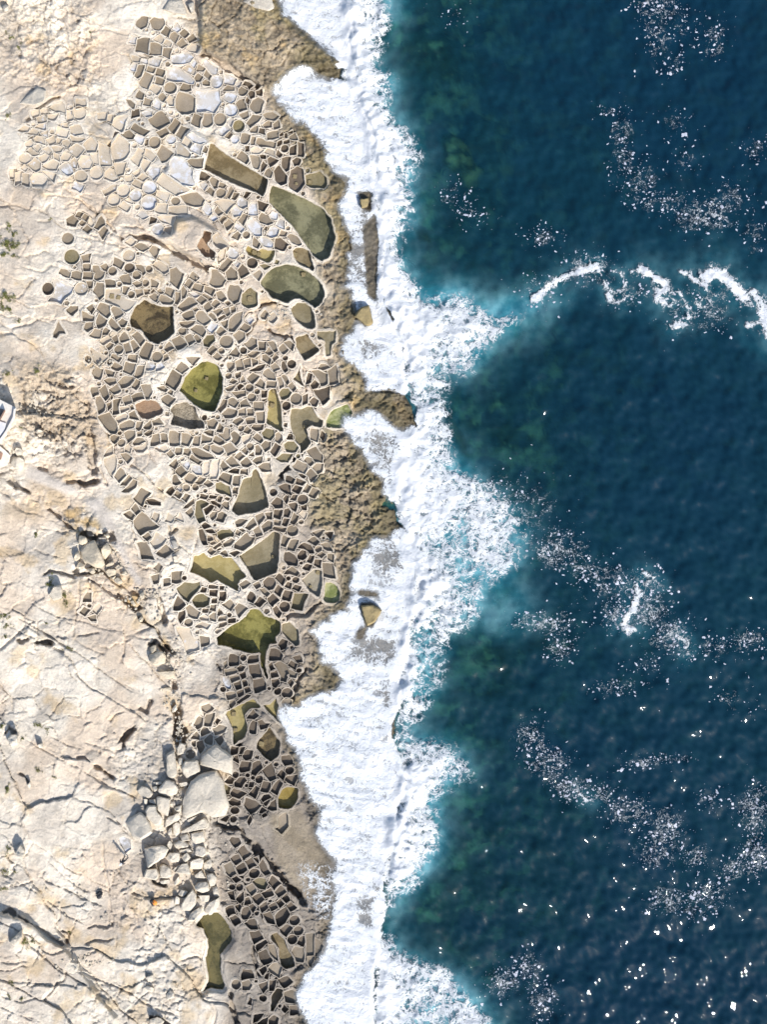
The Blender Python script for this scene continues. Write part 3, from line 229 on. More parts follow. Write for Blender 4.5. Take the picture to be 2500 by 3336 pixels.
# ---------------------------------------------------------------- helpers
def tag(o, label=None, cat=None, group=None, kind=None):
    if label: o['label'] = label
    if cat: o['category'] = cat
    if group: o['group'] = group
    if kind: o['kind'] = kind
    return o
def link(name, me, parent=None):
    o = bpy.data.objects.new(name, me); COL.objects.link(o)
    if parent: o.parent = parent
    return o
def empty(name, loc):
    o = bpy.data.objects.new(name, None); COL.objects.link(o); o.location = loc; o.empty_display_size = .3
    return o
def W(px, py, z):                         # survey units + height -> metres
    k = S * (CAMH - z) / CAMH
    return ((px - 1250) * k, (1668 - py) * k, z)
def tile_pts(tile, txt):
    f = tile[2] / 165.8
    v = [float(a) for a in txt.split()]
    return [(tile[0] + v[i] * f, tile[1] + v[i + 1] * f) for i in range(0, len(v), 2)]
# ---------------------------------------------------------------- survey rasters (3 units = 9 cm per cell)
GC = 3.0; X0, Y0, X1, Y1 = -330, -330, 2830, 3666
NX, NY = int((X1 - X0) / GC) + 1, int((Y1 - Y0) / GC) + 1
gx = X0 + GC * np.arange(NX); gy = Y0 + GC * np.arange(NY)
PX, PY = np.meshgrid(gx, gy)
def up4(c):                                # bilinear x4 of a coarse raster
    def ax(a, n, axis):
        u = np.arange(n) / 4.0; i = u.astype(int); f = (u - i).astype(np.float32)
        a0, a1 = np.take(a, i, axis), np.take(a, i + 1, axis)
        f = f[:, None] if axis == 0 else f[None, :]
        return a0 * (1 - f) + a1 * f
    return ax(ax(c, NY, 0), NX, 1)
CX, CY = np.meshgrid(X0 + 4 * GC * np.arange(NX // 4 + 3), Y0 + 4 * GC * np.arange(NY // 4 + 3))
def vnoise(cell, seed, ang=None, stretch=1.0):
    r = np.random.default_rng(seed)
    if cell < 13 and stretch == 1:         # finest grain: separable lookup
        cx, cy = (gx - X0) / cell, (gy - Y0) / cell
        t = r.random((int(cy[-1]) + 3, int(cx[-1]) + 3)).astype(np.float32)
        ix, iy = cx.astype(int), cy.astype(int); fx, fy = (cx - ix), (cy - iy)
        fx = (fx * fx * (3 - 2 * fx)).astype(np.float32); fy = (fy * fy * (3 - 2 * fy)).astype(np.float32)
        a = t[iy][:, ix] * (1 - fx) + t[iy][:, ix + 1] * fx; b = t[iy + 1][:, ix] * (1 - fx) + t[iy + 1][:, ix + 1] * fx
        return a * (1 - fy)[:, None] + b * fy[:, None]
    XX, YY = (CX, CY) if cell >= 26 else (PX, PY)
    th = r.random() * 6.28 if ang is None else ang
    u = (XX * math.cos(th) + YY * math.sin(th)) / (cell * stretch) + 300; v = (-XX * math.sin(th) + YY * math.cos(th)) / cell + 500
    i, j = u.astype(np.int32), v.astype(np.int32); f, g = (u - i).astype(np.float32), (v - j).astype(np.float32)
    t = r.random(65536).astype(np.float32); gr = lambda a, b: t[(a * 1619 + b * 31337 + (a * b) * 7) & 65535]
    f = f * f * f * (f * (f * 6 - 15) + 10); g = g * g * g * (g * (g * 6 - 15) + 10)
    q = (gr(i, j) * (1 - f) + gr(i + 1, j) * f) * (1 - g) + (gr(i, j + 1) * (1 - f) + gr(i + 1, j + 1) * f) * g
    return up4(q) if cell >= 26 else q
_memo = {}
def fbm(cell, octs, seed, gain=.5, ridged=False, ang=None, stretch=1.0):
    key = (cell, octs, seed, gain, ridged, ang, stretch)
    if key in _memo: return _memo[key]
    s = np.zeros((NY, NX), np.float32); amp = 1; tot = 0
    for k in range(octs):
        if cell < 3.5: break
        n = vnoise(cell, seed * 31 + k, ang, stretch)
        if ridged: n = 1 - np.abs(2 * n - 1)
        s += amp * n; tot += amp; amp *= gain; cell /= 2.03
    s = (s / tot).astype(np.float32); s.setflags(write=False); _memo[key] = s
    return s
def warp(a, amt, cell, seed):
    dx = (fbm(cell, 3, seed) - .5) * 2 * amt / GC; dy = (fbm(cell, 3, seed + 1) - .5) * 2 * amt / GC
    jx = np.clip(np.arange(NX)[None, :] + dx, 0, NX - 1).astype(int); jy = np.clip(np.arange(NY)[:, None] + dy, 0, NY - 1).astype(int)
    return a[jy, jx]
def fill(poly, pad=0):                    # boolean raster of a polygon -> (slice rows, slice cols, mask)
    p = np.array(poly); x0, y0 = p.min(0) - pad; x1, y1 = p.max(0) + pad
    i0, i1 = max(0, int((x0 - X0) / GC)), min(NX, int((x1 - X0) / GC) + 2)
    j0, j1 = max(0, int((y0 - Y0) / GC)), min(NY, int((y1 - Y0) / GC) + 2)
    if i1 <= i0 or j1 <= j0: return slice(0, 0), slice(0, 0), np.zeros((0, 0), bool)
    xx, yy = PX[j0:j1, i0:i1], PY[j0:j1, i0:i1]; m = np.zeros(xx.shape, bool)
    n = len(p)
    for a in range(n):
        (xa, ya), (xb, yb) = p[a], p[(a + 1) % n]
        if ya == yb: continue
        c = ((ya > yy) != (yb > yy)) & (xx < (xb - xa) * (yy - ya) / (yb - ya) + xa)
        m ^= c
    return slice(j0, j1), slice(i0, i1), m
def zone(polys):
    a = np.zeros((NY, NX), np.float32)
    for p in polys:
        js, is_, m = fill(p); a[js, is_][m] = 1
    return a
def box1(a, r, ax):
    if r < 1: return a
    pad = [(0, 0), (0, 0)]; pad[ax] = (r + 1, r)
    c = np.cumsum(np.pad(a, pad, mode='edge'), axis=ax, dtype=np.float64)
    n = a.shape[ax]
    hi = np.take(c, np.arange(2 * r + 1, 2 * r + 1 + n), ax); lo = np.take(c, np.arange(0, n), ax)
    return ((hi - lo) / (2 * r + 1)).astype(np.float32)
def blur(a, px, it=3):
    r = max(1, int(round(px / GC / 1.7)))
    for _ in range(it): a = box1(box1(a, r, 0), r, 1)
    return a
def dilate(m):
    o = m.copy(); o[1:] |= m[:-1]; o[:-1] |= m[1:]; o[:, 1:] |= m[:, :-1]; o[:, :-1] |= m[:, 1:]
    return o
def seg_dist(poly_line, pad):             # distance (survey units) to a polyline inside its padded box, plus position along it
    p = np.array(poly_line); x0, y0 = p.min(0) - pad; x1, y1 = p.max(0) + pad
    i0, i1 = max(0, int((x0 - X0) / GC)), min(NX, int((x1 - X0) / GC) + 2)
    j0, j1 = max(0, int((y0 - Y0) / GC)), min(NY, int((y1 - Y0) / GC) + 2)
    if i1 <= i0 or j1 <= j0: return None
    xx, yy = PX[j0:j1, i0:i1], PY[j0:j1, i0:i1]; d = np.full(xx.shape, 1e9); tt = np.zeros(xx.shape)
    for a in range(len(p) - 1):
        ax, ay = p[a]; vx, vy = p[a + 1] - p[a]; L = vx * vx + vy * vy + 1e-9
        t = np.clip(((xx - ax) * vx + (yy - ay) * vy) / L, 0, 1)
        dd = np.hypot(xx - ax - t * vx, yy - ay - t * vy)
        b = dd < d; d[b] = dd[b]; tt[b] = (a + t[b]) / (len(p) - 1)
    return slice(j0, j1), slice(i0, i1), d, tt
def samp(a, x, y):
    u = np.clip((np.asarray(x, float) - X0) / GC, 0, NX - 1.001); v = np.clip((np.asarray(y, float) - Y0) / GC, 0, NY - 1.001)
    i, j = u.astype(int), v.astype(int); f, g = u - i, v - j
    return (a[j, i] * (1 - f) + a[j, i + 1] * f) * (1 - g) + (a[j + 1, i] * (1 - f) + a[j + 1, i + 1] * f) * g
def sstep(a, b, x):
    t = np.clip((x - a) / (b - a), 0, 1); return t * t * (3 - 2 * t)
# edge of the rock shelf where the waves break (y, x)
WL = np.array([(-400,1135),(0,1130),(60,1120),(200,1118),(280,1125),(350,1150),(430,1190),(540,1192),(625,1207),(700,1215),(790,1237),(900,1237),(1000,1248),(1090,1290),(1180,1305),(1260,1310),(1330,1335),(1390,1345),(1480,1320),(1520,1305),(1570,1300),(1640,1290),(1700,1300),(1780,1315),(1850,1335),(1900,1345),(2010,1340),(2080,1322),(2140,1310),(2200,1290),(2290,1295),(2330,1275),(2420,1270),(2480,1300),(2550,1310),(2630,1285),(2700,1280),(2820,1255),(2960,1245),(3050,1225),(3150,1215),(3336,1205),(3700,1200)], float)
wl = np.interp(gy, WL[:, 0], WL[:, 1])
wlw = wl[:, None] + (fbm(60, 4, 3) - .5) * 50
DX = PX - wlw                              # + seaward
# ---- land wash: where foam runs up on the shelf
WASH = [[(890,-330),(890,0),(960,60),(985,110),(1010,150),(1060,185),(1112,205),(1130,150),(1130,-330)],
 [(878,285),(905,252),(915,240),(960,225),(1000,215),(1030,240),(1110,262),(1140,300),(1200,430),(1215,625),(1170,612),(1120,583),(1085,540),(1060,500),(1035,450),(1000,410),(960,380),(920,340),(885,305)],
 [(1120,590),(1205,600),(1225,700),(1245,800),(1250,1000),(1300,1090),(1320,1260),(1330,1285),(1260,1270),(1200,1282),(1150,1180),(1110,1155),(1130,1080),(1150,1035),(1135,960),(1100,947),(1090,935),(1145,872),(1135,800),(1120,720),(1125,640)],
 [(1110,1352),(1190,1328),(1250,1345),(1270,1370),(1340,1390),(1320,1480),(1305,1520),(1300,1575),(1290,1605),(1235,1590),(1200,1500),(1160,1450),(1120,1385)],
 [(1215,1745),(1310,1740),(1335,1850),(1345,1900),(1340,2010),(1310,2140),(1290,2200),(1295,2290),(1275,2330),(1270,2420),(1310,2550),(1285,2630),(1250,2820),(1245,2960),(1215,3150),(1200,3700),(1020,3700),(1020,3336),(990,3290),(970,3230),(1000,3180),(1050,3100),(1070,3050),(1080,2950),(1100,2860),(1110,2830),(1060,2780),(1020,2690),(1040,2630),(1020,2610),(985,2570),(990,2530),(945,2430),(935,2360),(910,2340),(905,2315),(960,2290),(1040,2262),(1075,2250),(1110,2215),(1050,2160),(1030,2110),(1010,2060),(1080,2000),(1150,1945),(1115,1890),(1150,1850),(1180,1800)]]
OUTER = [(1290,-330),(1290,0),(1305,60),(1250,100),(1215,160),(1205,205),(1285,240),(1290,300),(1265,340),(1285,395),(1325,430),(1352,500),(1355,570),(1345,640),(1365,690),(1350,735),(1300,765),(1295,800),(1335,870),(1375,950),(1430,935),(1500,922),(1560,960),(1610,1010),(1680,990),(1770,960),(1760,1000),(1660,1050),(1590,1130),(1560,1200),(1490,1228),(1425,1195),(1415,1250),(1432,1340),(1462,1420),(1475,1480),(1545,1545),(1600,1610),(1690,1690),(1720,1760),(1700,1820),(1640,1890),(1560,1960),(1520,2050),(1435,2065),(1425,2130),(1440,2200),(1410,2270),(1350,2335),(1345,2410),(1440,2400),(1530,2478),(1550,2525),(1500,2555),(1445,2565),(1425,2640),(1445,2700),(1440,2800),(1370,2865),(1340,2920),(1290,2965),(1250,3000),(1280,3040),(1295,3100),(1400,3140),(1500,3185),(1545,3250),(1610,3336),(1700,3666)]
INNER = [(1270,-330),(1270,0),(1215,110),(1195,200),(1265,260),(1255,330),(1290,420),(1335,500),(1345,580),(1335,650),(1330,710),(1285,770),(1310,860),(1350,950),(1400,1000),(1470,1000),(1540,1030),(1500,1110),(1430,1150),(1380,1200),(1365,1280),(1390,1360),(1410,1450),(1425,1520),(1450,1600),(1480,1680),(1400,1730),(1390,1800),(1450,1850),(1420,1960),(1370,2060),(1350,2130),(1330,2250),(1300,2340),(1290,2430),(1370,2470),(1400,2500),(1370,2560),(1370,2640),(1380,2720),(1360,2800),(1320,2860),(1265,2960),(1235,3010),(1265,3070),(1310,3150),(1360,3220),(1330,3300),(1380,3666)]
left = [(float(x), float(y)) for y, x in WL[::-1]]
M_out = zone([OUTER + left]); M_in = zone([INNER + left])
M_wash = zone(WASH)
BARE = zone([[(1165,625),(1210,622),(1212,690),(1185,680)],[(1185,740),(1225,700),(1235,800),(1225,980),(1200,960)],[(1150,1030),(1185,1000),(1205,1000),(1215,1055),(1190,1065)],[(1160,1285),(1270,1275),(1360,1330),(1350,1360),(1290,1360),(1200,1325)],
 [(1172,1965),(1215,1965),(1240,1985),(1215,2045),(1190,2040)],[(1165,2050),(1200,2040),(1180,2085),(1160,2080)],[(1170,1920),(1230,1930),(1235,1945),(1170,1940)]])
LACE = zone([[(1150,2080),(1300,2050),(1305,2140),(1280,2180),(1200,2170),(1140,2140)],[(1250,2200),(1300,2210),(1300,2300),(1275,2330),(1240,2320),(1210,2340),(1215,2370),(1260,2380),(1265,2330),(1230,2250)],[(1160,2930),(1290,2910),(1330,3000),(1280,3030),(1170,3010)],
 [(1180,640),(1235,640),(1240,980),(1180,960),(1130,860)],[(1160,1100),(1220,1090),(1240,1180),(1170,1160)],[(1190,1400),(1300,1400),(1310,1600),(1230,1600)],[(1200,1780),(1310,1760),(1330,1860),(1240,1880)],[(1040,1900),(1130,1890),(1150,1945),(1080,2000)]])
HOLE = zone([[(1330,1780),(1490,1660),(1560,1740),(1640,1780),(1560,1880),(1440,1830)],[(1390,2080),(1430,2180),(1360,2290),(1340,2200)],[(1420,1190),(1480,1200),(1560,1140),(1600,1080),(1650,1060),(1580,1220)],[(1300,2360),(1400,2370),(1330,2420)]])
Mo = warp(M_out, 55, 150, 31); Mi = warp(M_in, 40, 90, 33)
dens = .30 * sstep(130, 0, DX) * blur(Mi, 22) + .10 * blur(Mi, 45) + .47 * sstep(.05, 1.0, .35 * blur(Mo, 24) + .65 * blur(Mo, 95)) - .10 * blur(HOLE, 25) + (fbm(18, 4, 49, .6, False, R(-8), 3.0) - .5) * .30 * sstep(.1, .5, blur(Mo, 40))
wash = warp(warp(M_wash, 30, 70, 21), 20, 26, 27); wb = .45 * blur(wash, 4) + .55 * blur(wash, 24)
stre = fbm(16, 4, 47, .6, False, R(12), 4.5)                    # streaks drawn out by the run-up
dens = np.where(DX < 6, .66 * wb + .30 * np.clip(wb - blur(wash, 60), 0, 1) - .34 * blur(LACE, 18) + (stre - .5) * .65 * wb + (fbm(34, 4, 48, .55, False, R(6), 3.2) - .5) * .35 * wb, dens)
dens = np.maximum(dens, .86 * np.exp(-(DX / 30) ** 2) * sstep(.08, .3, blur(wash, 22)))
dens = np.maximum(dens, .34 * blur(zone([tile_pts((700,2450,500),'84 118 110 118 132 124 128 166 118 190 104 172')]), 26))
dens = dens - 1.0 * blur(BARE, 7)
dens += ((fbm(110, 4, 41) - .5) * .46 + (fbm(30, 4, 45) - .5) * .34) * sstep(.03, .3, dens) * (1 - .6 * (DX < 4))
film = np.where(DX < 6, .50 * wb * (1 - .55 * blur(LACE, 18)) * (1 - blur(BARE, 7)), .40 * sstep(.25, .85, dens)).astype(np.float32)
# milky aerated water round the surf
aer = np.clip(.62 * blur(M_out, 40) + .50 * blur(M_out, 120) + .2 * blur(M_in, 110) + .35 * blur(zone([[(1600,960),(1800,920),(1900,900),(1850,1010),(1700,1120),(1600,1150)],[(1560,1900),(1680,1900),(1760,1950),(1780,2050),(1650,2080),(1530,2060)]]), 50), 0, 1) * (.75 + .5 * fbm(80, 4, 51))
# drifting foam lines
RIB = [([(1740,975),(1800,928),(1850,897),(1900,882),(1942,868)],9,.95),([(1942,868),(1962,895),(1975,930),(2000,955),(2030,950),(2042,915),(2030,890),(2000,880)],5,.72),([(1975,935),(1990,975),(2020,985),(2045,965)],6,.75),([(2065,885),(2090,878),(2130,898),(2165,925),(2175,945),(2150,950),(2140,970),(2165,985)],10,1.0),([(2170,985),(2185,955),(2215,950),(2235,985),(2245,1030),(2240,1060)],5,.8),([(2180,960),(2200,985),(2190,1000),(2170,990)],4,.7),([(2095,870),(2105,880)],7,.9),([(2215,887),(2245,895),(2275,918),(2300,928)],6,.9),([(2302,905),(2330,890),(2360,900),(2395,930),(2425,965),(2440,975)],14,1.1),([(2455,960),(2480,975),(2490,1020),(2498,1060),(2520,1110)],12,1.05),([(2190,1065),(2240,1055)],7,.9),([(2440,1060),(2480,1050),(2500,1080)],8,.75),([(2255,990),(2300,1000),(2330,960),(2300,940)],4,.6),
 ([(2075,1920),(2085,1935),(2072,1960),(2065,1985),(2045,2010),(2032,2035),(2050,2055),(2070,2050)],8,.86),([(2095,1868),(2125,1875),(2150,1905)],6,.7),([(2205,2075),(2235,2090),(2240,2130)],6,.66),([(1885,2580),(1910,2605),(1940,2612)],5,.66)]
for p, wd, dn in RIB:
    q = seg_dist(p, 240)
    if q is None: continue
    js, is_, d, t = q
    ww = wd * (.45 + 1.1 * fbm(40, 3, 61)[js, is_]); d = d + (fbm(26, 3, 62)[js, is_] - .5) * 16
    dens[js, is_] = np.maximum(dens[js, is_], (dn - .12) * .76 * (.75 * np.exp(-(d / (ww * 1.15)) ** 2) + .36 * np.exp(-(d / (ww * 3.2)) ** 2)) * (.40 + 1.0 * fbm(24, 4, 63)[js, is_]))
    aer[js, is_] = np.maximum(aer[js, is_], .22 * np.exp(-(d / (ww * 6)) ** 2))
for cx, cy, sx, sy, n in CLOUDS:           # loose rafts of foam further out
    j0, j1 = max(0, int((cy - 2.6 * sy - Y0) / GC)), min(NY, int((cy + 2.6 * sy - Y0) / GC)); i0, i1 = max(0, int((cx - 2.6 * sx - X0) / GC)), min(NX, int((cx + 2.6 * sx - X0) / GC))
    if i1 <= i0 or j1 <= j0: continue
    gsub = np.exp(-((PX[j0:j1, i0:i1] - cx) / sx / 1.25) ** 2 - ((PY[j0:j1, i0:i1] - cy) / sy / 1.25) ** 2) * (.10 + .13 * min(1, n / 80)) * (.15 + 1.0 * fbm(28, 4, 65)[j0:j1, i0:i1] + .75 * fbm(30, 4, 66, .55, False, R(-25), 3.5)[j0:j1, i0:i1])
    dens[j0:j1, i0:i1] = np.maximum(dens[j0:j1, i0:i1], gsub * (DX[j0:j1, i0:i1] > 40))
dens = np.clip(dens, 0, 1.05)
# ---- ground height
seaM = (DX > 0).astype(np.float32)
wetsrc = np.maximum(blur(seaM, 6), blur(wash, 6))
wet = np.clip(.75 * blur(wetsrc, 70) + .75 * blur(wetsrc, 190), 0, 1)
dl = np.maximum(0, -DX); dl = blur(dl.astype(np.float32), 40)
zs = .42 + .0011 * dl + .0029 * np.maximum(0, dl - 230)
def P4(t): return tile_pts(*t)
TOPB = [(652,-330),(900,-330),(900,0),(985,110),(1115,205),(960,230),(880,295),(850,290),(790,235),(740,205),(690,178),(652,165)]
RWET = zone([[(1040,1390),(1150,1400),(1240,1600),(1310,1640),(1310,1740),(1150,1850),(1100,1860),(1000,1700),(1010,1560)],[(870,320),(1000,420),(1125,600),(1125,800),(1090,930),(1030,900),(1060,760),(1035,650),(950,480),(880,380)],[(1030,960),(1130,970),(1110,1150),(1040,1140)],[(1060,1160),(1170,1290),(1340,1330),(1340,1370),(1200,1340),(1060,1260)]])
ROUGH = zone([TOPB, [(60,1190),(250,1200),(300,1330),(320,1480),(200,1490),(90,1450),(60,1330)], [(0,-300),(230,-300),(330,200),(330,330),(150,280),(0,250)]]) 
OCHRE = zone([tile_pts((100,1650,500),'30 0 58 0 76 20 74 30 52 30 36 14'), tile_pts((100,1650,500),'90 88 108 92 122 95 112 110 100 106'), tile_pts((100,1650,500),'136 130 146 142 152 156 142 150')])
PATHP = tile_pts((100,1650,500),'58 -6 76 -8 95 30 108 60 121 82 117 86 106 72 96 50 88 38 74 16')
RLEFT = zone([[(40,1170),(250,1190),(310,1330),(330,1480),(200,1500),(90,1470),(50,1330)],[(0,1600),(180,1560),(260,1660),(120,1700),(0,1690)]])
PATH = zone([tile_pts((100,1650,500),'58 -6 76 -8 95 30 108 60 121 82 117 86 106 72 96 50 88 38 74 16'), tile_pts((0,1200,400),'34 132 50 134 70 146 100 160 110 170 90 170 60 158 34 146')])
DARK = zone([[(690,2160),(1010,2060),(940,2300),(900,2330),(950,2450),(1040,2630),(1100,2830),(1060,3100),(980,3200),(1000,3700),(720,3700),(740,3250),(720,3050),(715,2850),(690,2700),(740,2560),(740,2420),(720,2300)]])
DARK2 = zone([[(870,1480),(1010,1500),(990,1620),(1110,1900),(1060,2000),(980,2200),(700,2180),(760,1990),(830,1900),(840,1700)]])
SAND = zone([tile_pts((700,2450,500),'62 68 92 62 105 82 120 105 133 125 128 166 100 160 84 142 66 118 62 90')])
rwet = blur(RWET, 14); rough = np.maximum(blur(ROUGH, 25), rwet); dark = np.clip(blur(DARK, 40) + .55 * blur(DARK2, 40), 0, 1); ochre = blur(OCHRE, 12); path = blur(PATH, 6); sand = blur(SAND, 12)
rough = np.clip(rough + .9 * sstep(.20, .48, wet) * (1 - sand), 0, 1)
WHT = zone([tile_pts((400,400,500),'53 42 60 30 72 5 88 17 94 22 88 46 84 62 70 74 58 80 36 64')]); white = blur(WHT, 7)
zs += .45 * blur(WHT, 4)
zs += .75 * blur(zone([TOPB]), 5) + .85 * blur(zone([tile_pts((400,400,500),'55 118 57 106 76 102 90 110 100 117 114 133 106 140 100 155 92 155 80 148 60 135 40 124')]), 7)
zs -= .4 * blur(zone([tile_pts((600,2836,500),'8 56 20 44 36 40 44 50 52 62 54 75 49 82 42 90 42 110 46 127 42 132 28 130 18 133 24 118 22 105 20 95 23 75 18 64')]), 6)
zs += .9 * blur(zone([tile_pts((0,2736,600),'-60 60 14 68 30 77 44 88 58 96 90 142 105 160 100 220 -60 220')]), 8)
# ---------------------------------------------------------------- pans and pools: outlines
def ccw(o):
    a = np.sum(o[:, 0] * np.roll(o[:, 1], -1) - np.roll(o[:, 0], -1) * o[:, 1]) / 2
    return o if a < 0 else o[::-1]                       # counter-clockwise in world (y flipped)
def smooth_outline(pts, seed, step=5.0, rnd_=2.6, jit=.45):
    """keep the corners, chamfer them by rnd_ units, divide the sides"""
    p = np.array(pts, float); n = len(p); out = []; r = np.random.default_rng(seed)
    for k in range(n):
        a, b = p[k], p[(k + 1) % n]; L = np.hypot(*(b - a)); c = min(rnd_, L * .3) / max(L, 1e-6); m = max(1, int(L * (1 - 2 * c) / step))
        bow = r.normal(0, .035) * L; nr = np.array((-(b - a)[1], (b - a)[0])) / max(L, 1e-6)
        for q in range(m + (1 if rnd_ > 0 else 0)):
            t_ = c + (1 - 2 * c) * q / m; out.append(a + (b - a) * t_ + nr * bow * 4 * t_ * (1 - t_))
    o = np.array(out); return ccw(o + r.normal(0, jit, o.shape))
def grow(o, dist):                         # mitred outward offset
    e1 = o - np.roll(o, 1, 0); e2 = np.roll(o, -1, 0) - o
    e1 = e1 / np.maximum(1e-6, np.hypot(e1[:, 0], e1[:, 1]))[:, None]; e2 = e2 / np.maximum(1e-6, np.hypot(e2[:, 0], e2[:, 1]))[:, None]
    n1, n2 = np.stack([-e1[:, 1], e1[:, 0]], 1), np.stack([-e2[:, 1], e2[:, 0]], 1)
    m = (n1 + n2) / np.maximum(.55, 1 + np.sum(n1 * n2, 1))[:, None]
    a = np.sum(o[:, 0] * np.roll(o[:, 1], -1) - np.roll(o[:, 0], -1) * o[:, 1])
    if a > 0: m = -m
    return o + m * (np.asarray(dist)[..., None] if np.ndim(dist) else dist)
def chamfer(o, r_):
    out = []; n = len(o)
    for k in range(n):
        a, c, b = o[k - 1], o[k], o[(k + 1) % n]; u, v = a - c, b - c; lu, lv = np.hypot(*u) + 1e-6, np.hypot(*v) + 1e-6
        if np.dot(u, v) / lu / lv > -.88: out += [c + u / lu * min(r_, lu * .4), c + v / lv * min(r_, lv * .4)]
        else: out.append(c)
    return np.array(out)
def area(p): return abs(np.sum(p[:, 0] * np.roll(p[:, 1], -1) - np.roll(p[:, 0], -1) * p[:, 1]) / 2)
basins = []; occ = np.zeros((NY, NX), bool)
for k, (lab, tone, dep, tile, txt) in enumerate(POOLS):
    o = smooth_outline(tile_pts(tile, txt), 900 + k, 6, 3.5, .7)
    js, is_, m = fill(o); occ[js, is_] |= m
    basins.append(dict(kind='pool', label=lab, tone=tone, depth=dep, o=o, area=area(o), c=o.mean(0), circ=False, nv=0))
dropped = 0
for tile, txt in PANS.items():
    for e in txt.replace('\n', '').split(';'):
        e = e.strip()
        if not e: continue
        tone = tile[3]
        if e[0].isalpha(): tone, e = e[0], e[1:]
        v = [float(a) for a in e.split()]; f = tile[2] / 165.8; circ = len(v) == 3
        if circ:
            cx, cy, r = tile[0] + v[0] * f, tile[1] + v[1] * f, v[2] * f
            pts = [(cx + r * math.cos(a) * 1.03, cy + r * math.sin(a)) for a in np.linspace(0, 2 * math.pi, 16, endpoint=False)]
        else: pts = tile_pts(tile, e)
        o = smooth_outline(pts, len(basins), 6.0, 0.0, .3)
        o = grow(o, 1.0)
        A = area(o)
        if A < 25: continue
        js, is_, m = fill(o)
        if m.sum() and (occ[js, is_] & m).sum() / m.sum() > .22: dropped += 1; continue
        occ[js, is_] |= m
        dep = dict(p=.17, s=.16, b=.22, d=.27, o=.26)[tone] * rnd.uniform(.8, 1.35) * (1.25 if A > 1800 else 1)
        basins.append(dict(kind='pan', tone=tone, depth=dep, o=o, area=A, c=o.mean(0), circ=circ, nv=len(v) // 2))
# neighbouring pans share thin walls: let each outline creep towards its neighbours
def gaps(far):
    allp = np.vstack([b['o'] for b in basins]); own = np.concatenate([np.full(len(b['o']), i) for i, b in enumerate(basins)])
    kd = kdtree.KDTree(len(allp))
    for i, p in enumerate(allp): kd.insert((p[0], p[1], 0), i)
    kd.balance(); res = []
    for i, b in enumerate(basins):
        g = np.full(len(b['o']), float(far))
        for k, p in enumerate(b['o']):
            for (co, ix, d) in kd.find_range((p[0], p[1], 0), far):
                if own[ix] != i and d < g[k]: g[k] = d
        res.append(np.minimum(g, np.minimum(np.roll(g, 1), np.roll(g, -1))))
    return res
for it in range(2):
    for b, g in zip(basins, gaps(20)):
        if b['kind'] == 'pool': continue
        want = np.where(g > 19, .6, np.clip((g - 3.6) * .5, 0, 4.0)) * (.45 if b['circ'] else 1)
        for _ in range(2): want = (want + np.roll(want, 1) + np.roll(want, -1)) / 3
        b['o'] = grow(b['o'], want)
# the smallest hollows between the surveyed pans
KEEP = zone([tile_pts((400,400,500),'50 122 52 100 78 99 116 112 118 150 100 160'), tile_pts((600,850,500),'78 52 100 46 116 64 134 76 120 84 96 84 76 72'), tile_pts((250,1320,500),'50 52 88 56 104 86 96 96 70 76'), tile_pts((250,1320,500),'60 66 100 92 130 120 128 140 100 166 88 130 90 108'), tile_pts((550,1720,500),'0 0 26 0 40 24 22 46 0 46'), tile_pts((550,2100,500),'0 0 60 0 60 70 24 100 0 80'), tile_pts((700,2450,500),'30 66 100 60 140 130 90 150 30 96'), PATHP, TOPB, tile_pts((400,400,500),'53 42 60 30 72 5 88 17 94 22 88 46 84 62 70 74 58 80 36 64')])
occ2 = np.zeros((NY, NX), bool)
for b in basins:
    js, is_, m = fill(b['o']); occ2[js, is_] |= m
pz = blur(occ2.astype(np.float32), 24); ri = np.random.default_rng(61)
pts_ = [tuple(p) for b in basins for p in b['o']]; kd = kdtree.KDTree(len(pts_))
for i, p in enumerate(pts_): kd.insert((p[0], p[1], 0), i)
kd.balance(); acc = []
for _ in range(26000):
    x, y = ri.uniform(20, 1110), ri.uniform(40, 3320); i, j = int((x - X0) / GC), int((y - Y0) / GC)
    if pz[j, i] < .36 or occ2[j, i] or KEEP[j, i] > 0 or wet[j, i] > .5: continue
    d = kd.find((x, y, 0))[2]
    for ax, ay, ar in acc: d = min(d, math.hypot(x - ax, y - ay) - ar)
    if d < 9.5: continue
    r_ = min(d - 2.6, 13); acc.append((x, y, r_)); k = int(ri.integers(4, 7)); a0 = ri.random() * 6.28
    o = ccw(np.array([(x + r_ * ri.uniform(.85, 1.1) * math.cos(a0 + 2 * math.pi * q / k), y + r_ * ri.uniform(.85, 1.1) * math.sin(a0 + 2 * math.pi * q / k)) for q in range(k)]))
    near = min((b for b in basins), key=lambda b: (b['c'][0] - x) ** 2 + (b['c'][1] - y) ** 2 + (1e9 if b['kind'] == 'pool' else 0))
    basins.append(dict(kind='pan', tone=near['tone'] if near['tone'] != 's' else 'p', depth=ri.uniform(.10, .2), o=smooth_outline(o, len(basins), 6, 0, .3), area=1.0, c=np.array((x, y)), circ=False, nv=k))
print('infill', len(acc))
for b in basins:
    if b['kind'] == 'pan': b['o'] = chamfer(b['o'], 1.6)
GAP = gaps(14)
print('basins', len(basins), 'dropped', dropped)
panz = blur(occ.astype(np.float32), 26)
panm = sstep(.08, .45, panz)
flat = np.clip(panm + path + 1.0 * sand, 0, 1)
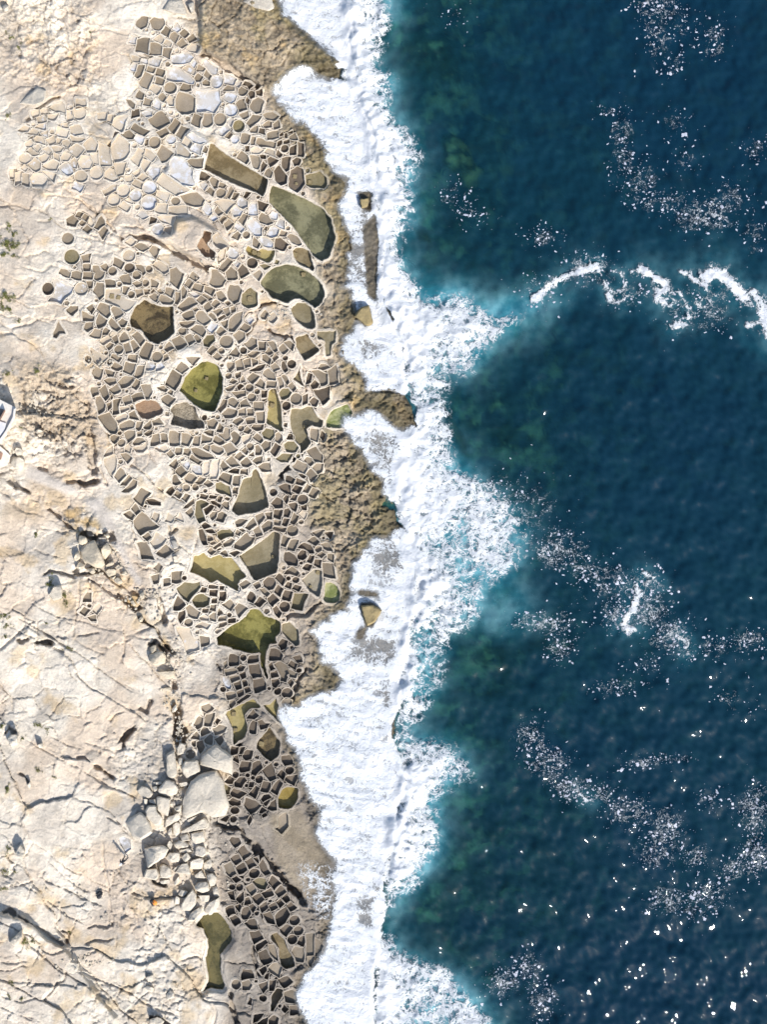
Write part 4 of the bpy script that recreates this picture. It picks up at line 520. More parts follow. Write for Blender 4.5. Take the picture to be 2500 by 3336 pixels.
# ---------------------------------------------------------------- relief of the bare rock
NL = int((1420 - X0) / GC)
def worley(cell, seed, ang, stretch, wamp):
    wx = (fbm(cell * .8, 4, seed)[:, :NL] - .5) * wamp; wy = (fbm(cell * .8, 4, seed + 1)[:, :NL] - .5) * wamp
    x, y = PX[:, :NL] + wx, PY[:, :NL] + wy
    u = (x * math.cos(ang) + y * math.sin(ang)) / (cell * stretch) + 400; v = (-x * math.sin(ang) + y * math.cos(ang)) / cell + 400
    i, j = np.floor(u).astype(np.int32), np.floor(v).astype(np.int32)
    r = np.random.default_rng(seed); T = r.random((3, 65536)).astype(np.float32)
    F1 = np.full(u.shape, 9., np.float32); F2 = F1.copy(); H = np.zeros(u.shape, np.float32); du_, dv_ = H.copy(), H.copy()
    for a in (-1, 0, 1):
        for b in (-1, 0, 1):
            k = ((i + a) * 1619 + (j + b) * 31337) & 65535
            du, dv = (i + a + T[0][k] - u).astype(np.float32), (j + b + T[1][k] - v).astype(np.float32); d = np.hypot(du, dv)
            n = d < F1; F2 = np.where(n, F1, np.minimum(F2, d)); F1 = np.where(n, d, F1); H = np.where(n, T[2][k], H); du_ = np.where(n, du, du_); dv_ = np.where(n, dv, dv_)
    return H, (F2 - F1) * cell, du_, dv_
def slabs(cell, seed, ang, stretch, wamp, hgt, tilt, cw, cd):
    H, E, du, dv = worley(cell, seed, ang, stretch, wamp)
    o = np.zeros((NY, NX), np.float32)
    o[:, :NL] = (H - .5) * hgt + (du * np.cos(H * 40) + dv * np.sin(H * 40)) * tilt - cd * (1 - sstep(cw * .35, cw, E)) * sstep(.35, .6, fbm(cell, 3, seed + 3)[:, :NL])
    return o
SL1 = slabs(175, 201, R(30), 2.1, 90, .34, .16, 7, .22); SL2 = slabs(62, 205, R(-20), 1.5, 46, .15, .10, 5, .12); SL3 = slabs(26, 209, R(10), 1.3, 22, .12, .10, 4, .08)
st = fbm(380, 5, 71) * 2.4 + (PX * .30 + PY * .52) / 1300
fr = st * 8 - np.floor(st * 8); step = (fr - sstep(.955, 1.0, fr)) / 8            # saw-tooth: gentle dip, sharp riser
BED_A = R(28)
st2 = fbm(70, 4, 77, .5, False, BED_A, 5.0) * 1.2 + fbm(200, 3, 78) * .5
fr2 = st2 * 9 - np.floor(st2 * 9); step2 = (fr2 - sstep(.93, 1.0, fr2)) / 9
openr = blur((1 - flat) * (1 - sstep(.3, .6, wet)), 10)
karst = fbm(34, 5, 81, .6, True); lump = fbm(46, 5, 85, .58)
patch = sstep(.50, .64, fbm(210, 4, 87))                                            # weathered patches
brk, brk2 = sstep(.47, .60, fbm(150, 4, 79)), sstep(.50, .66, fbm(110, 4, 80))
zs = zs + openr * (step * .35 * brk + (fbm(300, 4, 89) - .5) * .8) + SL1 * np.clip(openr, 0, 1) * .8
rough = rough * (1 - .6 * blur(wash, 8))
z = zs.copy()
z += openr * (SL2 * (.35 + .9 * brk2) + SL3 * (patch * 1.1 + .15) + step2 * .25 * brk2 + (fbm(95, 5, 91) - .5) * .14 + patch * ((karst - .6) * .24 + (lump - .5) * .22) + (fbm(20, 4, 92, .6, False, BED_A, 3.0) - .5) * .035 + (fbm(9, 2, 93) - .5) * .04)
z += rough * (1 - flat) * ((karst - .6) * .46 + (lump - .5) * .34 + (fbm(100, 3, 94, .5, True) - .5) * .35 + (fbm(15, 3, 95, .6, True) - .6) * .36 * (.4 + 1.2 * fbm(70, 2, 96)) + (fbm(8, 1, 97) - .5) * .10)
z += rough * (1 - flat) * (SL2 * 1.1 + SL3 * 1.2) + flat * (1 - path) * (SL3 * .22 + (fbm(34, 4, 99) - .5) * .10 + (fbm(10, 2, 98) - .5) * .035)
for tile, wd, dep, txt in CRACKS:
    p = tile_pts(tile, txt)
    q = seg_dist(p, wd * 2 + 25); thin = wd <= 8
    if q is None: continue
    js, is_, d, t = q
    n = fbm(24, 3, 101)[js, is_]; wd = wd * (.5 + fbm(50, 3, 103)[js, is_]); d = d + (n - .5) * (10 + wd * .6)
    prof = 1 - sstep(wd * .30, wd * .5 + 2.2, np.abs(d))
    prof *= sstep(0, .06, t) * sstep(0, .06, 1 - t) * .8 + .2
    z[js, is_] -= dep * (.55 if thin else .85) * prof * (1 - .9 * blur(occ[js, is_].astype(np.float32), 4, 1))
zwash = z.astype(np.float32).copy()
# sea floor
dd = np.maximum(0, DX)
reef = zone([[(1430,445),(1495,420),(1560,480),(1572,560),(1540,620),(1470,590),(1442,520)]])
reef2 = zone([[(1300,120),(1380,110),(1440,150),(1470,230),(1440,260),(1380,210),(1310,180)],[(1540,370),(1620,360),(1640,460),(1610,560),(1570,600)],[(1480,600),(1560,620),(1660,640),(1640,680),(1540,670)],[(1440,1240),(1540,1290),(1620,1380),(1700,1440),(1690,1490),(1600,1480),(1530,1420),(1470,1340)],[(1600,1500),(1660,1540),(1700,1600),(1640,1580)],[(1470,2060),(1600,2080),(1650,2160),(1520,2140)],[(1350,2860),(1450,2830),(1430,2950),(1360,3000)]])
reef3 = zone([[(1425,1290),(1455,1310),(1520,1420),(1540,1500),(1500,1490),(1450,1400)],[(1340,730),(1400,750),(1420,800),(1360,790)]])
zsea = -1.8 - 1.2 * sstep(0, 90, dd) - 3.6 * sstep(60, 700, dd) - 6 * sstep(450, 1400, dd)
zsea += (fbm(200, 5, 111) - .5) * 6.0 * sstep(30, 300, dd) + (fbm(80, 4, 112) - .5) * 4.0 * sstep(20, 120, dd) * sstep(900, 300, dd) + 2.0 * blur(warp(reef2, 40, 60, 113), 26); zsea = np.minimum(zsea, -1.6 - .6 * sstep(20, 80, dd))
zsea = np.where(blur(reef, 8) > .02, np.maximum(zsea, -9 + 7.0 * blur(warp(reef, 40, 60, 117), 12)), zsea)
zsea = np.maximum(zsea, -7 + 6 * blur(reef3, 10) - 2 * (blur(reef3, 10) < .1)); zsea += (karst - .6) * 1.0 + (fbm(60, 4, 119, .6, True) - .6) * 1.0
mixs = sstep(-6, 26, DX)
z = z * (1 - mixs) + zsea * mixs
zshelf = zs * (1 - mixs) + np.minimum(zsea, 0) * mixs
# sunken under every basin
for b in basins:
    o = b['o']; zz = samp(zs, o[:, 0], o[:, 1]); b['zg'] = zz
    b['zf'] = float(np.percentile(zz, 25)) - b['depth']
    js, is_, m = fill(o, 9); m = dilate(m)
    sub = z[js, is_]; sub[m] = np.minimum(sub[m], b['zf'] - .18)
# ---------------------------------------------------------------- what the rock is coloured like
c3 = lambda *a: np.array(a, np.float32)
PALE, TAN, PINK, BROWN, GREY, ALG, OCH, PTH, SND, DRK = c3(.635,.57,.48), c3(.50,.41,.30), c3(.57,.465,.36), c3(.195,.158,.108), c3(.215,.185,.155), c3(.25,.205,.10), c3(.46,.31,.13), c3(.53,.475,.42), c3(.28,.23,.165), c3(.10,.078,.055)
def lerp(a, b, t): return a * (1 - t[..., None]) + b * t[..., None]
colr = np.broadcast_to(PALE, (NY, NX, 3)).copy()
colr = lerp(colr, np.broadcast_to(PINK, colr.shape), sstep(.40, .66, fbm(170, 5, 131)) * .9)
colr = lerp(colr, np.broadcast_to(GREY * 1.7, colr.shape), sstep(.5, .72, fbm(120, 5, 133)) * .5)
colr = lerp(colr, np.broadcast_to(TAN, colr.shape), np.clip(sstep(.06, .30, wet) * .8 * (1 - .35 * panm), 0, 1) * (.75 + .25 * fbm(60, 3, 137)))
colr = lerp(colr, np.broadcast_to(BROWN * 1.5, colr.shape), np.clip(sstep(.20, .46, wet + (fbm(50, 4, 139) - .5) * .22), 0, 1) * .88 * (1 - .55 * panm))
colr = lerp(colr, np.broadcast_to(BROWN * 1.22, colr.shape), np.maximum(blur(zone([TOPB]), 14) * .9, rwet * .85))
rz = np.maximum(blur(zone([TOPB]), 14), rwet)
colr = lerp(colr, np.broadcast_to(TAN * .92, colr.shape), rz * sstep(.52, .66, fbm(38, 5, 160, .6)) * .55)
colr = lerp(colr, np.broadcast_to(DRK * 1.4, colr.shape), rz * sstep(.54, .70, fbm(30, 5, 162, .6)) * .5)
colr = lerp(colr, np.broadcast_to(ALG * 1.1, colr.shape), rz * sstep(.50, .64, fbm(90, 4, 164)) * .5)
colr = lerp(colr, np.broadcast_to(ALG, colr.shape), sstep(.36, .66, wet + (fbm(36, 4, 141) - .5) * .5) * .6 * (DX < 0) * (1 - .8 * dark))
colr = lerp(colr, np.broadcast_to(GREY, colr.shape), np.clip(dark * 1.1, 0, 1) * (.75 + .3 * fbm(40, 4, 143)))
colr = lerp(colr, np.broadcast_to(SND, colr.shape), sand * (.55 + .4 * fbm(50, 5, 144, .6)))
colr = lerp(colr, np.broadcast_to(BROWN * 1.1, colr.shape), sand * sstep(.5, .66, fbm(70, 5, 146, .6, False, R(40), 2.5)) * .6)
colr = lerp(colr, np.broadcast_to(OCH, colr.shape), ochre * sstep(.3, .6, fbm(30, 4, 145)) * .8)
colr = lerp(colr, np.broadcast_to(OCH * 1.1, colr.shape), sstep(.60, .76, fbm(75, 5, 147)) * .42 * (1 - dark))
colr = lerp(colr, np.broadcast_to(c3(.40,.315,.22), colr.shape), blur(RLEFT, 20) * sstep(.36, .6, fbm(60, 5, 148, .6)) * .7)
colr = lerp(colr, np.broadcast_to(PTH, colr.shape), path * .9)
colr = lerp(colr, np.broadcast_to(c3(.70,.665,.61), colr.shape), white * .8)
colr = lerp(colr, np.broadcast_to(c3(.17,.15,.125), colr.shape), blur(wash, 10) * (DX < 10) * .7)
colr[:, :NL] *= (.90 + .20 * worley(62, 205, R(-20), 1.5, 46)[0])[..., None]
colr = lerp(colr, np.broadcast_to(DRK, colr.shape), (sstep(-60, 0, DX) * sstep(.45, .7, fbm(70, 3, 149)) * .6))
colr *= (1 - .46 * sstep(.40, .70, wet + (fbm(44, 4, 166) - .5) * .3) * (DX < 10))[..., None]
lich = sstep(.60, .8, fbm(40, 5, 151, .6)) * .30
colr = lerp(colr, np.broadcast_to(GREY * 1.15, colr.shape), lich * (1 - path))
colr *= (.86 + .28 * fbm(26, 4, 153))[..., None]
sc = lerp(np.broadcast_to(c3(.02,.032,.024), colr.shape), np.broadcast_to(c3(.22,.26,.18), colr.shape), sstep(.45, .72, fbm(48, 5, 155, .6)))
sc = lerp(sc, np.broadcast_to(c3(.21,.20,.12), colr.shape), blur(reef, 14) * sstep(.42, .58, fbm(22, 4, 157, .6)))
sc = lerp(sc, np.broadcast_to(c3(.06,.045,.03), colr.shape), blur(reef3, 8) * .9)
colr = lerp(colr, sc, sstep(0, 40, DX))
# ---------------------------------------------------------------- materials
def mat(name):
    m = bpy.data.materials.new(name); m.use_nodes = True; t = m.node_tree; t.nodes.clear()
    out = t.nodes.new('ShaderNodeOutputMaterial'); return m, t, out
def N(t, kind, **kw):
    n = t.nodes.new(kind)
    for k, v in kw.items():
        if k.startswith('i_'):
            key = k[2:]; key = int(key) if key.isdigit() else key.replace('_', ' ')
            n.inputs[key].default_value = v
        else: setattr(n, k, v)
    return n
def lk(t, a, b): t.links.new(a, b)
def math_(t, op, a, b=None, c=None, clamp=False):
    n = N(t, 'ShaderNodeMath', operation=op, use_clamp=clamp)
    for i, v in enumerate((a, b, c)):
        if v is None: continue
        if isinstance(v, (int, float)): n.inputs[i].default_value = v
        else: lk(t, v, n.inputs[i])
    return n.outputs[0]
def noise_(t, pos, scale, detail=4, rough=.55, dist=0):
    n = N(t, 'ShaderNodeTexNoise', i_Scale=scale, i_Detail=detail, i_Roughness=rough, i_Distortion=dist); lk(t, pos, n.inputs['Vector']); return n.outputs[0]
def mixc(t, fac, a, b, bt='MIX'):
    n = N(t, 'ShaderNodeMix', data_type='RGBA', blend_type=bt)
    for i, v in ((0, fac), (6, a), (7, b)):
        if isinstance(v, (int, float)): n.inputs[i].default_value = v
        elif isinstance(v, tuple): n.inputs[i].default_value = v
        else: lk(t, v, n.inputs[i])
    return n.outputs[2]
def maprange(t, v, a, b, c=0., d=1., smooth=True):
    n = N(t, 'ShaderNodeMapRange', interpolation_type='SMOOTHSTEP' if smooth else 'LINEAR')
    for i, q in enumerate((v, a, b, c, d)):
        if isinstance(q, (int, float)): n.inputs[i].default_value = q
        else: lk(t, q, n.inputs[i])
    return n.outputs[0]
def pos_(t): return N(t, 'ShaderNodeNewGeometry').outputs['Position']
def attr(t, name): return N(t, 'ShaderNodeAttribute', attribute_name=name)
def bump_(t, h, dist, strength=1.0):
    n = N(t, 'ShaderNodeBump', i_Strength=strength, i_Distance=dist); lk(t, h, n.inputs['Height']); return n.outputs[0]
def rock_mat(name, use_attr=True, base=(.5,.45,.36,1), rgh=.85):
    m, t, out = mat(name); P = pos_(t)
    b = N(t, 'ShaderNodeBsdfPrincipled', i_Roughness=rgh); b.inputs['Specular IOR Level'].default_value = .25
    n1, n2, n3 = noise_(t, P, .9, 5), noise_(t, P, 5, 5, .65), noise_(t, P, 26, 3, .7)
    s = math_(t, 'ADD', math_(t, 'MULTIPLY', n1, .35), math_(t, 'ADD', math_(t, 'MULTIPLY', n2, .75), math_(t, 'MULTIPLY', n3, .45)))
    g = maprange(t, s, .38, 1.18, .58, 1.34, False)
    ca = attr(t, 'Col'); src = ca.outputs['Color'] if use_attr else None
    if use_attr: lk(t, ca.outputs['Alpha'], b.inputs['Roughness'])
    sc_ = N(t, 'ShaderNodeVectorMath', operation='SCALE')
    if src: lk(t, src, sc_.inputs[0])
    else: sc_.inputs[0].default_value = base[:3]
    lk(t, g, sc_.inputs['Scale'])
    stain = maprange(t, noise_(t, P, 2.1, 6, .7), .56, .74, 0, .28)
    cc = mixc(t, stain, sc_.outputs[0], (.33, .235, .13, 1), 'MIX')
    lk(t, cc, b.inputs['Base Color'])
    v = N(t, 'ShaderNodeTexVoronoi', feature='DISTANCE_TO_EDGE', i_Scale=2.3); 
    wv = N(t, 'ShaderNodeVectorMath', operation='ADD'); lk(t, P, wv.inputs[0])
    nn = N(t, 'ShaderNodeTexNoise', i_Scale=1.7, i_Detail=4); lk(t, P, nn.inputs['Vector']); lk(t, nn.outputs['Color'], wv.inputs[1]); lk(t, wv.outputs[0], v.inputs['Vector'])
    crack = maprange(t, v.outputs['Distance'], 0, .05, 0, 1)
    h = math_(t, 'ADD', math_(t, 'MULTIPLY', n2, 1.0), math_(t, 'MULTIPLY', n3, .45)); h = math_(t, 'ADD', h, math_(t, 'MULTIPLY', crack, .12))
    lk(t, bump_(t, h, .09), b.inputs['Normal']); lk(t, b.outputs[0], out.inputs[0]); return m
def schlick(t, normal=None):               # same from both sides, so light still enters the water
    lw = N(t, 'ShaderNodeLayerWeight', i_Blend=.5)
    if normal is not None: lk(t, normal, lw.inputs['Normal'])
    return math_(t, 'ADD', .02, math_(t, 'MULTIPLY', math_(t, 'POWER', lw.outputs['Facing'], 5), .9))
M_ROCK = rock_mat('limestone')
def set_col(me, arr, rgh=.85):
    a = me.color_attributes.new('Col', 'FLOAT_COLOR', 'POINT')
    v = np.ones((len(me.vertices), 4), np.float32); v[:, :3] = arr; v[:, 3] = rgh; a.data.foreach_set('color', v.ravel())
def set_f(me, name, arr):
    a = me.attributes.new(name, 'FLOAT', 'POINT'); a.data.foreach_set('value', np.asarray(arr, np.float32))
def np_mesh(name, co, quads, mats, smooth=True):
    me = bpy.data.meshes.new(name); co = np.asarray(co, np.float32); quads = np.asarray(quads, np.int32)
    me.vertices.add(len(co)); me.vertices.foreach_set('co', co.ravel())
    k = quads.shape[1]; me.loops.add(quads.size); me.loops.foreach_set('vertex_index', quads.ravel())
    me.polygons.add(len(quads)); me.polygons.foreach_set('loop_start', np.arange(0, quads.size, k, dtype=np.int32)); me.polygons.foreach_set('loop_total', np.full(len(quads), k, np.int32))
    for m in mats: me.materials.append(m)
    me.update(calc_edges=True)
    me.polygons.foreach_set('use_smooth', np.full(len(quads), smooth)); return me
def grid_mesh(name, xs, ys, zf, keep, mats, attrs=None, smooth=True):   # xs, ys survey axes; zf(X,Y)->z; keep(X,Y,z)->bool per vertex
    XX, YY = np.meshgrid(xs, ys); Z = zf(XX, YY); k = S * (CAMH - np.clip(Z, -3, 9)) / CAMH
    co = np.stack([(XX - 1250) * k, (1668 - YY) * k, Z], -1).reshape(-1, 3)
    kp = keep(XX, YY, Z); ny, nx = XX.shape
    f = kp[:-1, :-1] | kp[1:, :-1] | kp[:-1, 1:] | kp[1:, 1:]
    j, i = np.nonzero(f); a = j * nx + i
    q = np.stack([a, a + nx, a + nx + 1, a + 1], 1)
    used = np.zeros(nx * ny, bool); used[q.ravel()] = True; idx = np.cumsum(used) - 1
    me = np_mesh(name, co[used], idx[q], mats, smooth)
    return me, used, XX.ravel()[used], YY.ravel()[used]
far_lo = [-200000, -40000, -9000, -2500, -900]; 
def axis(a, b, st, lo=True, hi=True):
    c = list(np.arange(a, b + .1, st)); l = [v for v in far_lo if v < a - 100] if lo else []; h = [b + 600, b + 2500, b + 9000, b + 40000, b + 200000] if hi else []
    return np.array(l + c + h, float)
# ground (land) and sea floor share one height map
ys = axis(Y0, Y1, GC)
me, used, xv, yv = grid_mesh('rocky_ground', axis(X0, 1500, GC, True, False), ys, lambda x, y: samp(z, x, y), lambda x, y, zz: (x < np.interp(y, WL[:, 0], WL[:, 1]) + 75), [M_ROCK])
set_col(me, np.stack([samp(colr[..., i], xv, yv) for i in range(3)], 1), .85 - .5 * samp(sstep(.35, .7, wet + (fbm(40, 4, 171) - .5) * .4), xv, yv)); tag(link('rocky_ground', me), kind='structure')
M_BED = rock_mat('sea_floor_rock')
me, used, xv, yv = grid_mesh('seabed', axis(1150, X1, 9, False, True), axis(Y0, Y1, 9), lambda x, y: np.where((x > X1 + 100), -14, samp(z, x, y)), lambda x, y, zz: (x > np.interp(y, WL[:, 0], WL[:, 1]) + 72), [M_BED])
set_col(me, np.stack([samp(colr[..., i], xv, yv) for i in range(3)], 1)); tag(link('seabed', me), kind='structure')
# ---------------------------------------------------------------- sea
wr = np.random.default_rng(17); WAVES = []
for k in range(48):
    lam = .7 * (6 / .7) ** wr.random(); th = R(205) + wr.normal(0, .9); WAVES.append((lam, th, wr.random() * 6.28, .0076 * lam ** .94))
for lam, a in ((13., .055), (9.5, .04), (16., .06)): WAVES.append((lam, R(200) + wr.normal(0, .12), wr.random() * 6.28, a))
def wave_z(px, py):
    x, y = (px - 1250) * S, (1668 - py) * S; h = np.zeros(np.shape(x))
    for lam, th, ph, a in WAVES:
        h = h + a * np.sin(2 * math.pi / lam * (x * math.cos(th) + y * math.sin(th)) + ph + (1.6 * np.sin(.13 * x + .09 * y + ph) + 1.2 * np.sin(.21 * y - .12 * x + 2 * ph)) * (1 if lam < 8 else .35))
    return h
M_SEA, t, out = mat('sea_water'); P = pos_(t)
deep = mixc(t, maprange(t, noise_(t, P, .035, 4), .35, .65), (.0020, .0180, .043, 1), (.0028, .0245, .045, 1))
milk = mixc(t, maprange(t, noise_(t, P, .35, 5, .6), .35, .7), (.030, .19, .25, 1), (.20, .46, .53, 1))
deep = mixc(t, attr(t, 'shal').outputs['Fac'], deep, (.0030, .036, .054, 1))
wc = mixc(t, attr(t, 'aer').outputs['Fac'], deep, milk)
df = N(t, 'ShaderNodeBsdfDiffuse'); lk(t, wc, df.inputs[0])
tr = N(t, 'ShaderNodeBsdfTransparent'); tr.inputs[0].default_value = (.46, .82, .76, 1)
mx = N(t, 'ShaderNodeMixShader'); lk(t, attr(t, 'vis').outputs['Fac'], mx.inputs[0]); lk(t, df.outputs[0], mx.inputs[1]); lk(t, tr.outputs[0], mx.inputs[2])
gl = N(t, 'ShaderNodeBsdfGlossy', i_Roughness=.04)
h = math_(t, 'ADD', noise_(t, P, 1.1, 3, .5, .3), math_(t, 'MULTIPLY', noise_(t, P, 3.6, 2, .5, .4), .40))
bn = bump_(t, h, .014, 1.0); lk(t, bn, gl.inputs['Normal'])
fr_ = schlick(t)
m2 = N(t, 'ShaderNodeMixShader'); lk(t, fr_, m2.inputs[0]); lk(t, mx.outputs[0], m2.inputs[1]); lk(t, gl.outputs[0], m2.inputs[2]); lk(t, m2.outputs[0], out.inputs[0])
me, used, xv, yv = grid_mesh('sea', axis(850, X1, 5, False, True), axis(Y0, Y1, 5), lambda x, y: np.where((x > X1 + 50) | (y < Y0 - 50) | (y > Y1 + 50), 0, wave_z(x, y)), lambda x, y, zz: (x > np.interp(y, WL[:, 0], WL[:, 1]) - 70), [M_SEA])
depth = np.maximum(.05, -samp(z, xv, yv)); out_ = (xv > X1 + 50)
set_f(me, 'vis', np.where(out_, 0, .95 * np.exp(-depth / 5.2) * (1 - .75 * np.clip(samp(aer, xv, yv), 0, 1)))); set_f(me, 'aer', np.where(out_, 0, np.clip(samp(aer, xv, yv), 0, .95)))
set_f(me, 'shal', np.where(out_, 0, np.exp(-np.maximum(0, depth - 2.5) / 4.5)))
tag(link('sea', me), kind='structure')
# ---------------------------------------------------------------- surf foam (lacy sheet with relief, lying on water and shelf)
M_FOAM, t, out = mat('sea_foam'); P = pos_(t)
wn = N(t, 'ShaderNodeTexNoise', i_Scale=.55, i_Detail=4, i_Roughness=.6); lk(t, P, wn.inputs['Vector'])
wsub = N(t, 'ShaderNodeVectorMath', operation='MULTIPLY_ADD'); lk(t, wn.outputs['Color'], wsub.inputs[0]); wsub.inputs[1].default_value = (2.6, 2.6, 2.6); lk(t, P, wsub.inputs[2])
Pw = wsub.outputs[0]
def vor(scale, lo, hi, src):
    v = N(t, 'ShaderNodeTexVoronoi', feature='DISTANCE_TO_EDGE', i_Scale=scale); lk(t, src, v.inputs['Vector']); return maprange(t, v.outputs['Distance'], lo, hi, 1, 0)
e1, e2 = vor(1.0, 0, .42, Pw), vor(2.9, 0, .40, Pw)
r1 = noise_(t, Pw, 1.5, 7, .66); rid = math_(t, 'SUBTRACT', 1, math_(t, 'ABSOLUTE', math_(t, 'MULTIPLY', math_(t, 'SUBTRACT', r1, .5), 5)), None, True)
r2_ = noise_(t, Pw, 3.9, 5, .6); rid2 = math_(t, 'SUBTRACT', 1, math_(t, 'ABSOLUTE', math_(t, 'MULTIPLY', math_(t, 'SUBTRACT', r2_, .5), 6)), None, True)
mp = N(t, 'ShaderNodeMapping'); lk(t, Pw, mp.inputs['Vector']); mp.inputs['Rotation'].default_value = (0, 0, R(12)); mp.inputs['Scale'].default_value = (1.6, 6.5, 1)
fine = math_(t, 'ADD', math_(t, 'MULTIPLY', noise_(t, P, 8, 4, .7), .5), math_(t, 'MULTIPLY', noise_(t, mp.outputs[0], 1.0, 5, .65), .5))
lace = math_(t, 'ADD', math_(t, 'MULTIPLY', e1, .26), math_(t, 'ADD', math_(t, 'MULTIPLY', e2, .20), math_(t, 'ADD', math_(t, 'ADD', math_(t, 'MULTIPLY', rid, .25), math_(t, 'MULTIPLY', rid2, .20)), math_(t, 'MULTIPLY', fine, .30))))
D = attr(t, 'dens').outputs['Fac']
thr = math_(t, 'SUBTRACT', 1.14, math_(t, 'MULTIPLY', D, .96))
mask = maprange(t, lace, math_(t, 'SUBTRACT', thr, .12), math_(t, 'ADD', thr, .20))
fd = N(t, 'ShaderNodeBsdfDiffuse'); 
fc = mixc(t, maprange(t, D, .45, .95), (.62, .64, .66, 1), (.72, .725, .74, 1)); lk(t, fc, fd.inputs[0])
fh = math_(t, 'ADD', noise_(t, Pw, 2.2, 8, .68), math_(t, 'MULTIPLY', lace, .5)); lk(t, bump_(t, fh, .15, 1.0), fd.inputs['Normal'])
ft = N(t, 'ShaderNodeBsdfTransparent'); fm = N(t, 'ShaderNodeMixShader'); lk(t, math_(t, 'MAXIMUM', math_(t, 'MULTIPLY', mask, .96), attr(t, 'film').outputs['Fac']), fm.inputs[0]); lk(t, ft.outputs[0], fm.inputs[1]); lk(t, fd.outputs[0], fm.inputs[2]); lk(t, fm.outputs[0], out.inputs[0])
ampy = np.interp(gy, [-330,0,250,480,640,760,900,1050,1300,1500,1700,1900,2150,2300,2450,2650,2850,3000,3666], [2.0,2.0,1.9,1.6,1.8,1.0,.9,1.1,1.0,.6,1.0,1.7,1.8,1.1,.9,1.4,1.1,.5,.5])[:, None]
ridge = ampy * sstep(-14, 44, DX + (fbm(60, 4, 161) - .5) * 70) * np.exp(-np.maximum(0, DX - 35) / 110.0)
f1, f2 = fbm(70, 5, 163, .55), fbm(26, 4, 165, .6)
lumps = fbm(42, 3, 167, .5); lumps = 1 - np.abs(2 * lumps - 1)
onl = sstep(10, -20, DX)
foamz = np.maximum(blur(np.where(DX < 14, zwash, -1).astype(np.float32), 9) * sstep(22, -10, DX) + .06 * onl, wave_z(PX, PY) * (1 - onl)) + .04
foamz = np.maximum(foamz, np.where(DX < 16, blur(zwash, 5, 2) + .05, -9))
dcl = np.clip(dens, 0, 1)
foamz = foamz + dcl * (.03 + (f2 - .35) * (.40 - .28 * onl) + (f1 - .4) * .8 * (1 - .55 * onl) * (.15 + .85 * sstep(.1, .6, blur(np.maximum(M_out, M_wash), 20)))) + dcl * onl * (stre - .5) * .16 + ridge * dcl * (.25 + .75 * lumps) * (.4 + 1.0 * fbm(200, 3, 169))
wl_ = np.exp(-(DX / 45) ** 2); foamz = foamz * (1 - wl_ * .8) + blur(foamz.astype(np.float32), 9) * wl_ * .8
me, used, xv, yv = grid_mesh('surf_foam', np.arange(820, X1 - 5, 4.0), np.arange(Y0, Y1, 4.0), lambda x, y: samp(foamz, x, y), lambda x, y, zz: samp(dens, x, y) > .13, [M_FOAM])
set_f(me, 'dens', samp(dens, xv, yv)); set_f(me, 'film', samp(film, xv, yv)); tag(link('surf_foam', me), 'white churning surf foam along the rock shelf', 'foam', kind='stuff')
# ---------------------------------------------------------------- drifting foam flecks
M_FLECK, t, out = mat('foam_fleck'); P = pos_(t)
b = N(t, 'ShaderNodeBsdfDiffuse'); lk(t, mixc(t, noise_(t, P, 3, 4), (.30, .32, .39, 1), (.58, .59, .65, 1)), b.inputs[0]); lk(t, b.outputs[0], out.inputs[0])
vx, vy, vh, ff, nv = [], [], [], [], 0
fr2_ = np.random.default_rng(23)
for cx, cy, sx, sy, n in CLOUDS:
    for q in range(int(n * 2.8)):
        x, y = cx + fr2_.normal() * sx * .62, cy + fr2_.normal() * sy * .62
        if x > X1 - 20 or samp(DX, x, y) < 60: continue
        r = min(10, 1.15 * math.exp(fr2_.normal() * .62) + (3.5 if fr2_.random() < .08 else 0)); k = 7 if r < 3 else 13
        th0 = fr2_.random() * 6.28; el = fr2_.uniform(.35, .9); an = 2 * math.pi * np.arange(k) / k
        rr = r * fr2_.uniform(.45, 1.25, k); ux, uy = rr * np.cos(an), rr * np.sin(an) * el
        vx += list(x + ux * math.cos(th0) - uy * math.sin(th0)) + [x]; vy += list(y + ux * math.sin(th0) + uy * math.cos(th0)) + [y]; vh += [.03] * k + [.06]
        ff += [(nv + (a + 1) % k, nv + a, nv + k) for a in range(k)]; nv += k + 1
vx, vy = np.array(vx), np.array(vy); vz = wave_z(vx, vy) + np.array(vh); kk = S * (CAMH - vz) / CAMH
vv = np.stack([(vx - 1250) * kk, (1668 - vy) * kk, vz], 1)
me = np_mesh('foam_flecks', vv, ff, [M_FLECK]); tag(link('foam_flecks', me), 'small white foam flecks drifting on the dark blue sea', 'foam', kind='stuff')
from mathutils import noise as mnoise
